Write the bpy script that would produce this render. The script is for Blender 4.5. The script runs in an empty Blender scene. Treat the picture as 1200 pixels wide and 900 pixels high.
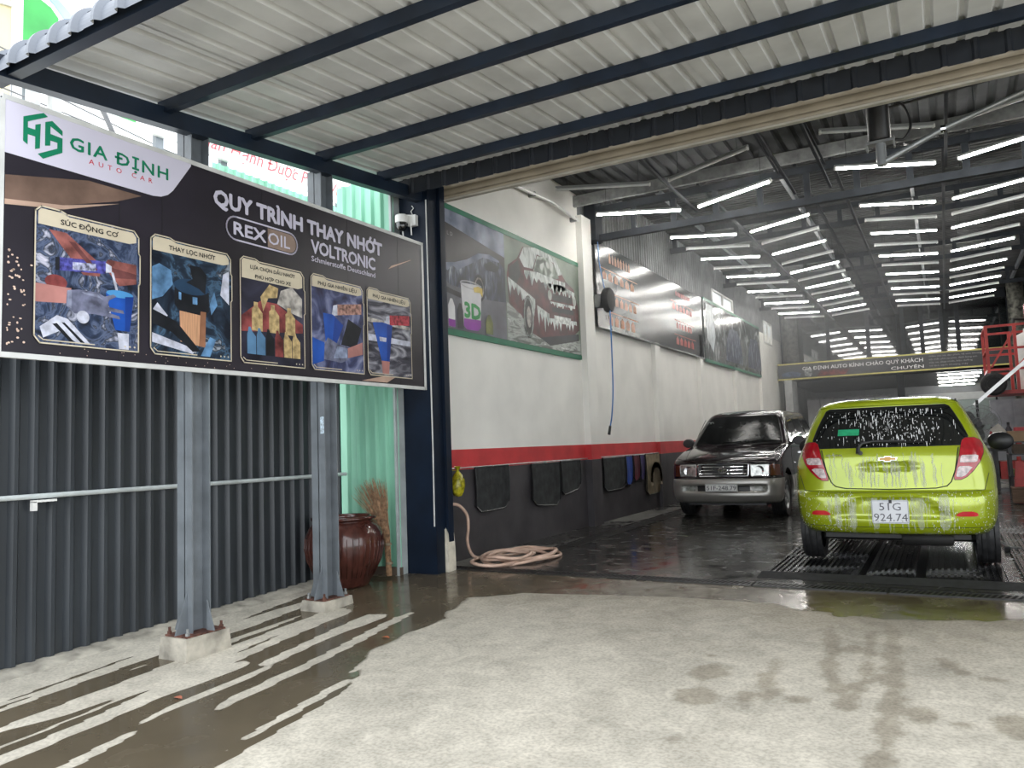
import bpy, bmesh, math, random
import numpy as np
from mathutils import Vector, Matrix

random.seed(7)
rng = np.random.default_rng(11)
SC = bpy.context.scene
COL = SC.collection
PI = math.pi

# ------------------------------------------------------------------ camera
def setup_camera():
    yaw, pitch, roll = math.radians(29.2356), math.radians(4.628), math.radians(-2.0753)
    cy, sy, cp, sp = math.cos(yaw), math.sin(yaw), math.cos(pitch), math.sin(pitch)
    fwd = Vector((-sy*cp, cy*cp, sp)); right = Vector((cy, sy, 0)); up = right.cross(fwd)
    r2 = math.cos(roll)*right + math.sin(roll)*up
    u2 = -math.sin(roll)*right + math.cos(roll)*up
    cd = bpy.data.cameras.new('camera'); cd.sensor_width = 36; cd.lens = 27.0
    cd.clip_start = .05; cd.clip_end = 300
    co = bpy.data.objects.new('camera', cd); COL.objects.link(co)
    m = Matrix((r2, u2, -fwd)).transposed().to_4x4(); m.translation = Vector((0, 0, 1.2))
    co.matrix_world = m
    SC.camera = co
setup_camera()

# ------------------------------------------------------------------ world: even overcast sky
w = bpy.data.worlds.new('overcast_sky'); SC.world = w; w.use_nodes = True
nt = w.node_tree; nt.nodes.clear()
wo = nt.nodes.new('ShaderNodeOutputWorld'); bg = nt.nodes.new('ShaderNodeBackground')
tc = nt.nodes.new('ShaderNodeTexCoord'); ns = nt.nodes.new('ShaderNodeTexNoise'); cr = nt.nodes.new('ShaderNodeValToRGB')
ns.inputs['Scale'].default_value = 2.2; ns.inputs['Detail'].default_value = 5
cr.color_ramp.elements[0].position = .3; cr.color_ramp.elements[0].color = (.80, .87, .93, 1)
cr.color_ramp.elements[1].position = .7; cr.color_ramp.elements[1].color = (.96, .98, 1.0, 1)
nt.links.new(tc.outputs['Generated'], ns.inputs['Vector']); nt.links.new(ns.outputs['Fac'], cr.inputs['Fac'])
nt.links.new(cr.outputs['Color'], bg.inputs['Color']); nt.links.new(bg.outputs['Background'], wo.inputs['Surface'])
bg.inputs['Strength'].default_value = 1.25
LAMP = 32.0            # luminance of the tube lamps
SC.view_settings.view_transform = 'Standard'; SC.view_settings.look = 'None'
SC.view_settings.gamma = 1.0; SC.view_settings.use_curve_mapping = False
SC.view_settings.exposure = 1.55
SC.cycles.use_denoising = True
SC.cycles.max_bounces = 8; SC.cycles.diffuse_bounces = 4; SC.cycles.glossy_bounces = 4
SC.cycles.transmission_bounces = 4; SC.cycles.volume_bounces = 0; SC.cycles.transparent_max_bounces = 8
SC.cycles.caustics_reflective = False; SC.cycles.caustics_refractive = False
SC.cycles.sample_clamp_indirect = 6

# ------------------------------------------------------------------ materials
MATS = {}
def M(name, col, rough=.5, metal=0, var=.12, scale=6, bump=0, bscale=60, spec=.5, emit=0, coat=0, stretch=(1,1,1), alpha=1, trans=0, col2=None):
    if name in MATS: return MATS[name]
    if name.startswith(('poster', 'print')): spec, rough = min(spec, .2), max(rough, .38)
    m = bpy.data.materials.new(name); m.use_nodes = True
    nt = m.node_tree; b = nt.nodes['Principled BSDF']; L = nt.links.new
    tc = nt.nodes.new('ShaderNodeTexCoord'); mp = nt.nodes.new('ShaderNodeMapping'); mp.inputs['Scale'].default_value = stretch
    n = nt.nodes.new('ShaderNodeTexNoise'); n.inputs['Scale'].default_value = scale; n.inputs['Detail'].default_value = 6
    L(tc.outputs['Object'], mp.inputs['Vector']); L(mp.outputs['Vector'], n.inputs['Vector'])
    r = nt.nodes.new('ShaderNodeValToRGB')
    lo = [max(0, c*(1-var*1.6)) for c in col]; hi = [min(1, c*(1+var)) for c in col] if col2 is None else col2
    r.color_ramp.elements[0].position = .32; r.color_ramp.elements[0].color = (*lo, 1)
    r.color_ramp.elements[1].position = .68; r.color_ramp.elements[1].color = (*hi, 1)
    L(n.outputs['Fac'], r.inputs['Fac']); L(r.outputs['Color'], b.inputs['Base Color'])
    b.inputs['Roughness'].default_value = rough; b.inputs['Metallic'].default_value = metal
    b.inputs['Specular IOR Level'].default_value = spec; b.inputs['Coat Weight'].default_value = coat
    b.inputs['Coat Roughness'].default_value = .04
    b.inputs['Alpha'].default_value = alpha; b.inputs['Transmission Weight'].default_value = trans
    if emit:
        L(r.outputs['Color'], b.inputs['Emission Color']); b.inputs['Emission Strength'].default_value = emit
    if bump:
        n2 = nt.nodes.new('ShaderNodeTexNoise'); n2.inputs['Scale'].default_value = bscale; n2.inputs['Detail'].default_value = 4
        bp = nt.nodes.new('ShaderNodeBump'); bp.inputs['Strength'].default_value = bump; bp.inputs['Distance'].default_value = .01
        L(mp.outputs['Vector'], n2.inputs['Vector']); L(n2.outputs['Fac'], bp.inputs['Height']); L(bp.outputs['Normal'], b.inputs['Normal'])
    MATS[name] = m
    return m

def two_sided(m, col, rough=.35, metal=.4):
    """outer face: a bluish tone, its colour darkened to offset the open sky light"""
    nt = m.node_tree; L = nt.links.new; b = nt.nodes['Principled BSDF']; out = nt.nodes['Material Output']
    b2 = nt.nodes.new('ShaderNodeBsdfPrincipled'); b2.inputs['Base Color'].default_value = (*col, 1); b2.inputs['Roughness'].default_value = rough; b2.inputs['Metallic'].default_value = metal
    g = nt.nodes.new('ShaderNodeNewGeometry'); mx = nt.nodes.new('ShaderNodeMixShader')
    L(g.outputs['Backfacing'], mx.inputs[0]); L(b2.outputs[0], mx.inputs[1]); L(b.outputs[0], mx.inputs[2]); L(mx.outputs[0], out.inputs['Surface'])
def M_photo(name, stops, scale, dist=1.5, stretch=(1,1,1), rough=.35, spec=.2, detail=5):
    """a printed photograph: blotches of several ink colours"""
    m = bpy.data.materials.new(name); m.use_nodes = True
    nt = m.node_tree; b = nt.nodes['Principled BSDF']; L = nt.links.new
    tc = nt.nodes.new('ShaderNodeTexCoord'); mp = nt.nodes.new('ShaderNodeMapping'); mp.inputs['Scale'].default_value = stretch
    n = nt.nodes.new('ShaderNodeTexNoise'); n.inputs['Scale'].default_value = scale; n.inputs['Detail'].default_value = detail
    n.inputs['Distortion'].default_value = dist
    r = nt.nodes.new('ShaderNodeValToRGB'); e = r.color_ramp.elements
    e[0].position = stops[0][0]; e[0].color = (*stops[0][1], 1); e[1].position = stops[-1][0]; e[1].color = (*stops[-1][1], 1)
    for p, c in stops[1:-1]:
        q = e.new(p); q.color = (*c, 1)
    L(tc.outputs['Object'], mp.inputs['Vector']); L(mp.outputs['Vector'], n.inputs['Vector']); L(n.outputs['Fac'], r.inputs['Fac'])
    L(r.outputs['Color'], b.inputs['Base Color']); b.inputs['Roughness'].default_value = rough; b.inputs['Specular IOR Level'].default_value = spec
    MATS[name] = m
    return m

def M_concrete(name, dry, wet):
    m = bpy.data.materials.new(name); m.use_nodes = True
    nt = m.node_tree; b = nt.nodes['Principled BSDF']; L = nt.links.new; N = nt.nodes.new
    tc = N('ShaderNodeTexCoord')
    def noise(sc, det, dist=0):
        n = N('ShaderNodeTexNoise'); n.inputs['Scale'].default_value = sc; n.inputs['Detail'].default_value = det; n.inputs['Distortion'].default_value = dist
        L(tc.outputs['Object'], n.inputs['Vector']); return n.outputs['Fac']
    def math_(op, a, bb, clamp=False):
        x = N('ShaderNodeMath'); x.operation = op; x.use_clamp = clamp
        for i, v in enumerate((a, bb)):
            if isinstance(v, (int, float)): x.inputs[i].default_value = v
            else: L(v, x.inputs[i])
        return x.outputs[0]
    big = noise(.9, 5, .4); mid = noise(5, 9, .8); fine = noise(55, 6)
    at = N('ShaderNodeAttribute'); at.attribute_name = 'wet'
    # the edge of the wet film is broken by noise
    e = math_('ADD', at.outputs['Fac'], math_('MULTIPLY', math_('SUBTRACT', mid, .5), .5))
    mr = N('ShaderNodeMapRange'); mr.interpolation_type = 'SMOOTHSTEP'; mr.inputs['From Min'].default_value = .38; mr.inputs['From Max'].default_value = .58
    L(e, mr.inputs['Value']); wetf = mr.outputs['Result']
    r1 = N('ShaderNodeValToRGB'); r1.color_ramp.elements[0].position = .3; r1.color_ramp.elements[1].position = .7
    r1.color_ramp.elements[0].color = (dry[0]*.62, dry[1]*.62, dry[2]*.61, 1); r1.color_ramp.elements[1].color = (dry[0]*1.16, dry[1]*1.16, dry[2]*1.16, 1)
    L(math_('ADD', math_('MULTIPLY', big, .45), math_('MULTIPLY', mid, .55)), r1.inputs['Fac'])
    fx = N('ShaderNodeMix'); fx.data_type = 'RGBA'; fx.blend_type = 'MULTIPLY'; fx.inputs[0].default_value = .5
    rf = N('ShaderNodeValToRGB'); rf.color_ramp.elements[0].position = .3; rf.color_ramp.elements[1].position = .6; rf.color_ramp.elements[0].color = (.42, .40, .38, 1); rf.color_ramp.elements[1].color = (1, 1, 1, 1)
    L(fine, rf.inputs['Fac']); L(r1.outputs['Color'], fx.inputs[6]); L(rf.outputs['Color'], fx.inputs[7])
    r2 = N('ShaderNodeValToRGB'); r2.color_ramp.elements[0].position = .3; r2.color_ramp.elements[1].position = .7
    r2.color_ramp.elements[0].color = (wet[0]*.72, wet[1]*.72, wet[2]*.72, 1); r2.color_ramp.elements[1].color = (wet[0]*1.3, wet[1]*1.3, wet[2]*1.3, 1)
    L(big, r2.inputs['Fac'])
    ad = N('ShaderNodeAttribute'); ad.attribute_name = 'damp'
    dm = N('ShaderNodeMix'); dm.data_type = 'RGBA'; dm.blend_type = 'MULTIPLY'; dm.inputs[7].default_value = (.56, .53, .48, 1)
    L(ad.outputs['Fac'], dm.inputs[0]); L(fx.outputs[2], dm.inputs[6])
    mx = N('ShaderNodeMix'); mx.data_type = 'RGBA'; L(wetf, mx.inputs[0]); L(dm.outputs[2], mx.inputs[6]); L(r2.outputs['Color'], mx.inputs[7])
    L(mx.outputs[2], b.inputs['Base Color'])
    # rough dry slab, glossy film of water with rougher islands
    isl = N('ShaderNodeMapRange'); isl.inputs['From Min'].default_value = .35; isl.inputs['From Max'].default_value = .7; isl.inputs['To Min'].default_value = .07; isl.inputs['To Max'].default_value = .34
    L(mid, isl.inputs['Value'])
    rr = N('ShaderNodeMix'); rr.data_type = 'FLOAT'; L(wetf, rr.inputs[0]); rr.inputs[2].default_value = .85; L(isl.outputs['Result'], rr.inputs[3])
    L(rr.outputs[0], b.inputs['Roughness'])
    bp = N('ShaderNodeBump'); bp.inputs['Distance'].default_value = .004
    L(math_('MULTIPLY', math_('SUBTRACT', 1.0, wetf), .5), bp.inputs['Strength']); L(math_('ADD', fine, mid), bp.inputs['Height']); L(bp.outputs['Normal'], b.inputs['Normal'])
    MATS[name] = m
    return m

NAVY = M('navy_paint', (.007, .015, .031), .42, var=.2, scale=4)
DEEPNAVY = M('deep_navy_paint', (.003, .009, .022), .55, var=.2, scale=4, spec=.25)
STEELGREY = M('grey_painted_steel', (.17, .19, .21), .45, var=.15, scale=5)
FENCE = M('dark_grey_sheet', (.036, .042, .049), .36, var=.15, scale=3, stretch=(1,1,.3))
GREEN = M('green_sheet', (.24, .52, .38), .45, var=.12, scale=3, stretch=(1,1,.3))
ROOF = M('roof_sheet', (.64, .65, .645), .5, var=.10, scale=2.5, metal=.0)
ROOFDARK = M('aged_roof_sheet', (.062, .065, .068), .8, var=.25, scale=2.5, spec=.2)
GALV = M('galvanised_steel', (.34, .35, .35), .42, metal=.5, var=.2, scale=9)
WHITEPAINT = M('white_wall_paint', (.86, .845, .80), .6, var=.05, scale=1.5)
REDPAINT = M('red_wall_paint', (.58, .045, .05), .5, var=.12, scale=3)
DADO = M('charcoal_wall_paint', (.058, .053, .058), .5, var=.25, scale=2.2, bump=.15, bscale=20)
BEIGE = M('beige_shutter', (.36, .31, .235), .5, var=.1, scale=4)
WHITE = M('white_plastic', (.78, .78, .76), .4, var=.04)
BLACK = M('black_plastic', (.012, .012, .013), .4, var=.3)
RUBBER = M('black_rubber', (.018, .018, .019), .7, var=.3, scale=20, bump=.2, bscale=120)
CHROME = M('chrome', (.75, .75, .76), .12, metal=1, var=.05)
TUBE_LIT = M('lit_tube', (1.0, .98, .93), .5, var=.0, emit=LAMP)
TUBE_OFF = M('unlit_tube', (.62, .64, .64), .3, var=.04)
RUST = M('rusty_bolt', (.12, .05, .035), .8, var=.4, scale=30)
BLOCK = M('cast_concrete', (.42, .39, .33), .85, var=.3, scale=7, bump=.4, bscale=40)
CONC = M_concrete('yard_concrete', (.63, .585, .50), (.115, .092, .060))
CONCIN = M_concrete('bay_concrete', (.22, .215, .20), (.036, .035, .032))

# ------------------------------------------------------------------ mesh helpers
class MB:
    def __init__(s): s.v = []; s.f = []
    def add(s, verts, faces):
        o = len(s.v); s.v.extend([tuple(map(float, p)) for p in verts]); s.f.extend([tuple(i+o for i in f) for f in faces]); return s
    def box(s, a, b):
        x0, y0, z0 = a; x1, y1, z1 = b
        return s.add([(x0,y0,z0),(x1,y0,z0),(x1,y1,z0),(x0,y1,z0),(x0,y0,z1),(x1,y0,z1),(x1,y1,z1),(x0,y1,z1)],
                     [(0,3,2,1),(4,5,6,7),(0,1,5,4),(1,2,6,5),(2,3,7,6),(3,0,4,7)])
    def bar(s, p, q, wd, ht, up=(0,0,1)):
        p, q, up = Vector(p), Vector(q), Vector(up); d = (q-p).normalized()
        sd = d.cross(up)
        if sd.length < 1e-4: sd = d.cross(Vector((0,1,0)))
        sd.normalize(); u = sd.cross(d).normalized()
        vs = []
        for c in (p, q):
            for a, bb in ((-1,-1),(1,-1),(1,1),(-1,1)): vs.append(c + sd*(a*wd/2) + u*(bb*ht/2))
        return s.add(vs, [(0,1,2,3),(7,6,5,4),(0,4,5,1),(1,5,6,2),(2,6,7,3),(3,7,4,0)])
    def tube(s, pts, r, n=10, closed=False, cap=True):
        P = [Vector(p) for p in pts]; R = r if isinstance(r, (list, tuple)) else [r]*len(P); k = len(P); rings = []
        nrm = None
        for i in range(k):
            if closed: t = (P[(i+1) % k]-P[i-1])
            else: t = P[min(i+1, k-1)]-P[max(i-1, 0)]
            t = t.normalized() if t.length > 1e-9 else Vector((0,0,1))
            if nrm is None:
                a = Vector((0,0,1)) if abs(t.z) < .9 else Vector((1,0,0)); nrm = t.cross(a).normalized()
            else:
                nrm = (nrm - t*nrm.dot(t))
                nrm = nrm.normalized() if nrm.length > 1e-6 else t.orthogonal().normalized()
            bn = t.cross(nrm)
            rings.append([P[i] + (nrm*math.cos(2*PI*j/n) + bn*math.sin(2*PI*j/n))*R[i] for j in range(n)])
        vs = [v for rg in rings for v in rg]; fs = []
        for i in range(k if closed else k-1):
            a, c = i*n, ((i+1) % k)*n
            for j in range(n): fs.append((a+j, a+(j+1) % n, c+(j+1) % n, c+j))
        if cap and not closed:
            fs.append(tuple(range(n-1, -1, -1))); fs.append(tuple(range((k-1)*n, k*n)))
        return s.add(vs, fs)
    def cyl(s, p, q, r, n=16): return s.tube([p, q], r, n)
    def lathe(s, prof, c=(0,0,0), n=28, axis='z'):
        vs = []; fs = []; k = len(prof)
        for r, z in prof:
            for j in range(n):
                a = 2*PI*j/n; x, y = r*math.cos(a), r*math.sin(a)
                p = {'z': (x,y,z), 'x': (z,x,y), 'y': (x,z,y)}[axis]
                vs.append((p[0]+c[0], p[1]+c[1], p[2]+c[2]))
        for i in range(k-1):
            for j in range(n):
                q = (i*n+j, i*n+(j+1) % n, (i+1)*n+(j+1) % n, (i+1)*n+j)
                fs.append(q if axis != 'y' else q[::-1])
        return s.add(vs, fs)
    def prism(s, poly, fn, t):
        """poly: 2D outline; fn(u,v,d) -> point; extruded by t"""
        n = len(poly)
        a = [fn(u, v, 0) for u, v in poly]; b = [fn(u, v, t) for u, v in poly]
        s.add(a+b, [tuple(range(n-1,-1,-1)), tuple(range(n, 2*n))] + [(i, (i+1) % n, n+(i+1) % n, n+i) for i in range(n)])
        return s
    def grid(s, pts):
        """pts: rows of equal length"""
        h_, w_ = len(pts), len(pts[0])
        return s.add([p for r in pts for p in r], [(i*w_+j, i*w_+j+1, (i+1)*w_+j+1, (i+1)*w_+j) for i in range(h_-1) for j in range(w_-1)])
    def mesh(s, name, mat, off=(0,0,0), smooth=False, fixn=True):
        me = bpy.data.meshes.new(name)
        vs = [(x-off[0], y-off[1], z-off[2]) for x, y, z in s.v]
        me.from_pydata(vs, [], s.f); me.materials.append(mat)
        if fixn:
            bm = bmesh.new(); bm.from_mesh(me); bmesh.ops.recalc_face_normals(bm, faces=bm.faces); bm.to_mesh(me); bm.free()
        if smooth:
            me.polygons.foreach_set('use_smooth', [True]*len(me.polygons))
            if smooth != 'all':
                try: me.set_sharp_from_angle(angle=math.radians(smooth if isinstance(smooth, (int, float)) and smooth > 1 else 40))
                except Exception: pass
        me.update(); return me
    def build(s, name, mat, parent=None, smooth=False, fixn=True):
        """vertices are given in world space; the object sits at its parent's origin"""
        off = tuple(WORLD_OF[parent.name]) if parent is not None else (0,0,0)
        o = bpy.data.objects.new(name, s.mesh(name, mat, off, smooth, fixn)); COL.objects.link(o)
        if parent is not None: o.parent = parent
        WORLD_OF[o.name] = Vector(off)
        return o
WORLD_OF = {}

def tag(o, label=None, cat=None, group=None, kind=None):
    if label: o['label'] = label
    if cat: o['category'] = cat
    if group: o['group'] = group
    if kind: o['kind'] = kind
    return o
def thing(name, loc, label, cat, group=None, kind=None):
    o = bpy.data.objects.new(name, None); COL.objects.link(o); o.location = loc; o.empty_display_size = .1
    WORLD_OF[o.name] = Vector(loc)
    return tag(o, label, cat, group, kind)
def struct(o): o['kind'] = 'structure'; return o
def piece(name, me, parent, loc=(0,0,0), rot=(0,0,0), label=None):
    o = bpy.data.objects.new(name, me); COL.objects.link(o); o.parent = parent; o.location = loc; o.rotation_euler = rot
    if label: o['label'] = label
    return o
def copy_tree(o, parent=None):
    c = o.copy(); COL.objects.link(c)
    if parent is not None: c.parent = parent
    for ch in list(o.children): copy_tree(ch, c)
    return c

def lettering(name, body, mat, parent, fn, u, v, width, cap, bold=.0, shear=0, align='L', spacing=1.0):
    """flat printed letters; fn(u,v,d) maps to world; width is the width of the line, cap the height of its capitals"""
    marks = []                                  # barred D and horned vowels: base letter plus a stroke of its own
    SUBS = {'Đ':('D','b'),'đ':('d','s'),'Ơ':('O','h'),'Ớ':('Ó','h'),'Ợ':('Ọ','h'),'Ư':('U','h'),'Ự':('Ụ','h'),'ơ':('o','l'),'ợ':('ọ','l'),'ờ':('ò','l'),'ư':('u','l'),'ữ':('ũ','l')}
    for i, ch in enumerate(body):
        if ch in SUBS: marks.append((i, SUBS[ch])); body = body[:i]+SUBS[ch][0]+body[i+1:]
    def raw(s):
        c = bpy.data.curves.new('t', 'FONT'); c.body = s; c.shear = shear; c.space_character = spacing; c.resolution_u = 2
        ob = bpy.data.objects.new('t', c); COL.objects.link(ob)
        mm = bpy.data.meshes.new_from_object(ob.evaluated_get(bpy.context.evaluated_depsgraph_get()))
        xs = [q.co.x for q in mm.vertices]; bpy.data.objects.remove(ob); bpy.data.curves.remove(c); return min(xs), max(xs)
    cu = bpy.data.curves.new('t', 'FONT'); cu.body = body; cu.shear = shear; cu.space_character = spacing; cu.resolution_u = 2
    fo = bpy.data.objects.new('t', cu); COL.objects.link(fo)
    dg = bpy.context.evaluated_depsgraph_get()
    me = bpy.data.meshes.new_from_object(fo.evaluated_get(dg))
    bpy.data.objects.remove(fo); bpy.data.curves.remove(cu)
    n = len(me.vertices); a = np.empty(n*3); me.vertices.foreach_get('co', a); a = a.reshape(-1, 3)
    x0, x1 = a[:,0].min(), a[:,0].max(); sx = width/(x1-x0); sy = cap/.73
    F0 = [tuple(p.vertices) for p in me.polygons]; A0 = [tuple(p) for p in a]
    for i, (ch, kd) in marks:
        e = raw(body[:i+1])[1]; l0, l1 = raw(ch); L_ = e-(l1-l0); n0 = len(A0)
        q = {'b': [(L_-.10,.33),(L_+.26,.33),(L_+.26,.42),(L_-.10,.42)], 's': [(e-.22,.60),(e+.07,.60),(e+.07,.66),(e-.22,.66)],
             'h': [(e-.12,.60),(e-.02,.60),(e+.10,.74),(e+.08,.84),(e-.01,.84),(e,.74)], 'l': [(e-.09,.42),(e-.01,.43),(e+.08,.54),(e+.06,.62),(e-.01,.62),(e,.54)]}[kd]
        A0 += [(x+shear*y, y, 0) for x, y in q]; F0.append(tuple(range(n0, n0+len(q))))
    a = np.array(A0)
    m = MB(); off = Vector(WORLD_OF[parent.name])
    out = [Vector(fn(u+(p[0]-x0)*sx, v+p[1]*sy, .0)) - off for p in a]
    nrm_ = (Vector(fn(u+.01, v, 0))-Vector(fn(u, v, 0))).cross(Vector(fn(u, v+.01, 0))-Vector(fn(u, v, 0))).normalized()
    if len(F0) != len(me.polygons): me = bpy.data.meshes.new(name); me.from_pydata(out, [], F0)
    if bold:                                    # heavier weight: the outline printed again, shifted all round
        F = F0; r_ = bold*sy*1.0
        base = [(u+(p[0]-x0)*sx, v+p[1]*sy) for p in a]; V = list(out); F2 = list(F)
        for q in range(8):
            du, dv = r_*math.cos(q*PI/4), r_*math.sin(q*PI/4); o_ = len(V)
            V += [Vector(fn(pu+du, pv+dv, .0)) - off + nrm_*(.00012*(q+1)) for pu, pv in base]; F2 += [tuple(i+o_ for i in f) for f in F]
        me = bpy.data.meshes.new(name); me.from_pydata(V, [], F2)
    else: me.vertices.foreach_set('co', np.array(out).ravel())
    me.materials.clear(); me.materials.append(mat); me.update()
    o = bpy.data.objects.new(name, me); COL.objects.link(o); o.parent = parent; WORLD_OF[o.name] = off
    return o

def curve_pts(pts, n=6):
    """Catmull-Rom through the points"""
    P = [np.array(p, float) for p in pts]; P = [2*P[0]-P[1]]+P+[2*P[-1]-P[-2]]; out = []
    for i in range(1, len(P)-2):
        a, b, c, d = P[i-1:i+3]
        for k in range(n):
            t = k/n; out.append(tuple(.5*((2*b)+(c-a)*t+(2*a-5*b+4*c-d)*t*t+(3*b-a-3*c+d)*t**3)))
    out.append(tuple(P[-2])); return out
def outline_strip(m, poly, wd, fn, closed=True):
    """a printed line of width wd along a 2D outline"""
    n = len(poly)
    for i in range(n if closed else n-1):
        a, b = Vector(poly[i]), Vector(poly[(i+1) % n]); d = b-a
        if d.length < 1e-6: continue
        d.normalize(); p = Vector((-d.y, d.x))*wd/2; a2 = a-d*wd/2*.9; b2 = b+d*wd/2*.9
        m.add([fn(*(a2+p),0), fn(*(a2-p),0), fn(*(b2-p),0), fn(*(b2+p),0)], [(0,1,2,3)])
    return m
def patch(m, poly, fn, d=0):
    m.add([fn(u, v, d) for u, v in poly], [tuple(range(len(poly)))]); return m
def ell(cx, cy, rx, ry, n=20, a0=0, a1=2*PI):
    return [(cx+rx*math.cos(a0+(a1-a0)*i/n), cy+ry*math.sin(a0+(a1-a0)*i/n)) for i in range(n if abs(a1-a0-2*PI) < 1e-6 else n+1)]
ORD = ['first','second','third','fourth','fifth','sixth','seventh','eighth','ninth','tenth','eleventh','twelfth']
SL = .038; Y0 = 6.55
def gz(y): return SL*(y-Y0) if y < Y0 else 0.0
# ------------------------------------------------------------------ ground and floor
def vnoise(x, y, seed=0):
    """smooth value noise on arrays"""
    r = np.random.default_rng(seed); T = r.random((64, 64))
    xi, yi = np.floor(x).astype(int), np.floor(y).astype(int); fx, fy = x-xi, y-yi
    fx = fx*fx*(3-2*fx); fy = fy*fy*(3-2*fy)
    g = lambda a, b: T[a % 64, b % 64]
    return (g(xi,yi)*(1-fx)+g(xi+1,yi)*fx)*(1-fy) + (g(xi,yi+1)*(1-fx)+g(xi+1,yi+1)*fx)*fy
def sstep(a, b, x):
    t = np.clip((x-a)/(b-a), 0, 1); return t*t*(3-2*t)
def seg_dist(x, y, p, q):
    px, py = p; dx, dy = q[0]-px, q[1]-py; t = np.clip(((x-px)*dx+(y-py)*dy)/(dx*dx+dy*dy), 0, 1)
    return np.hypot(x-px-t*dx, y-py-t*dy)

def surface_grid(name, xs, ys, zf, wet, mat):
    X, Y = np.meshgrid(xs, ys); Z = zf(Y); n, k = X.shape
    me = bpy.data.meshes.new(name); V = np.stack([X, Y, Z], -1).reshape(-1, 3)
    idx = np.arange(n*k).reshape(n, k)
    F = np.stack([idx[:-1,:-1], idx[:-1,1:], idx[1:,1:], idx[1:,:-1]], -1).reshape(-1, 4)
    me.vertices.add(len(V)); me.vertices.foreach_set('co', V.ravel())
    me.loops.add(F.size); me.loops.foreach_set('vertex_index', F.ravel())
    me.polygons.add(len(F)); me.polygons.foreach_set('loop_start', np.arange(0, F.size, 4)); me.polygons.foreach_set('loop_total', np.full(len(F), 4))
    at = me.attributes.new('wet', 'FLOAT', 'POINT'); at.data.foreach_set('value', wet(X, Y)[0].ravel().astype(np.float32)); ad = me.attributes.new('damp', 'FLOAT', 'POINT'); ad.data.foreach_set('value', wet(X, Y)[1].ravel().astype(np.float32))
    me.materials.append(mat); me.update(calc_edges=True); me.validate()
    o = bpy.data.objects.new(name, me); COL.objects.link(o); WORLD_OF[o.name] = Vector((0,0,0)); return struct(o)

def yard_wet(X, Y):
    wob = (vnoise(X*2.1, Y*2.1, 1)-.5)*.28 + (vnoise(X*7, Y*7, 2)-.5)*.10
    xb = np.interp(Y, [1.0, 2.5, 2.8, 4.0, 4.9, 5.47, 5.75, 5.95, 6.1], [-2.2, -2.65, -2.85, -3.27, -3.45, -3.55, -3.2, -1.9, 9])
    reg = sstep(.10, -.10, X - xb - wob*.8)
    # dry tongues running along the fence, drawn out between the drip lines of the roof sheet
    u = X + .10*(Y-3) + (vnoise(X*1.5, Y*1.1, 3)-.5)*.16
    st = .55*vnoise(u*8.5+3, Y*.55+1.5, 4) + .45*vnoise(u*15, Y*1.0, 5)
    dryprob = np.interp(Y, [1.5, 2.0, 2.6, 3.3, 4.2, 4.75, 5.0], [.32, .40, .49, .52, .51, .42, .0])
    dryprob = np.where(X < -4.75, np.maximum(dryprob, .60*sstep(5.3, 4.9, Y)), dryprob)
    dry = sstep(-.02, .02, dryprob - st)
    edge = sstep(-5.02, -5.12, X + wob*.35)*sstep(5.75, 5.35, Y)
    wet = reg*(1-dry)*(1-edge)
    # spill in front of the drain and the drips from the washed car
    near = sstep(5.80, 6.22, Y + wob*1.3 + .38*np.exp(-((X+.35)/.75)**2) - .12)
    wet = np.maximum(wet, near); damp = wet*0
    dn = (vnoise(X*16, Y*16, 6)-.5)*.055 + (vnoise(X*6, Y*6, 9)-.5)*.05
    def blob(x, y, rx, ry=None):
        ry = ry or rx; return sstep(.03, -.02, (np.hypot((X-x)/rx, (Y-y)/ry)-1)*min(rx, ry) + dn)
    for b in ((-1.22,4.31,.10,.13),(-1.21,3.93,.13,.12),(-.97,3.97,.05,.09),(-.87,4.07,.04,.10),(-.74,4.05,.05),(-.20,4.05,.06,.09),(-.02,4.71,.05),(.11,4.67,.07,.05),(-.02,4.0,.05),(.18,4.08,.09,.13),(-1.16,3.39,.045),(-.55,5.0,.06),(-1.3,4.6,.04)):
        damp = np.maximum(damp, blob(*b))
    tr = [((-.74,5.5),(-.63,4.5),.035),((-.63,4.5),(-.49,4.06),.04),((-.49,4.06),(-.47,4.42),.035),((-.47,4.42),(-.48,5.4),.035),((-.40,5.6),(-.32,4.47),.045),((-.32,4.47),(-.32,3.99),.055),((-.32,3.99),(-.31,2.6),.05),((-.94,4.62),(-.90,4.2),.035),((-1.22,4.3),(-1.22,3.95),.025),((-.10,4.95),(-.02,4.75),.035),((-.47,4.42),(-.33,4.6),.03)]
    for p, q, r in tr:
        damp = np.maximum(damp, sstep(r+.03, r-.02, seg_dist(X, Y, p, q)+dn))
    for k_ in range(9):
        xo = -1.75+.055*(k_ % 5)+.62*(k_//5); damp = np.maximum(damp, .16*sstep(.018, .004, seg_dist(X, Y, (xo, 2.4), (xo+.12, 4.3))))
    damp = np.maximum(damp*.8, .75*sstep(4.5, 6.2, Y+wob*2.2+.25*np.exp(-((X+.4)/.8)**2)))
    return wet, damp
fx = np.arange(-5.6, 1.3, .024); fy = np.arange(1.4, 6.55, .024)
surface_grid('ground', np.concatenate([np.linspace(-16, -5.7, 12), fx, np.linspace(1.4, 10, 12)]),
             np.concatenate([np.linspace(-9, 1.3, 12), fy, [6.55]]), lambda Y: SL*(np.minimum(Y, Y0)-Y0), yard_wet, CONC)
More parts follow.
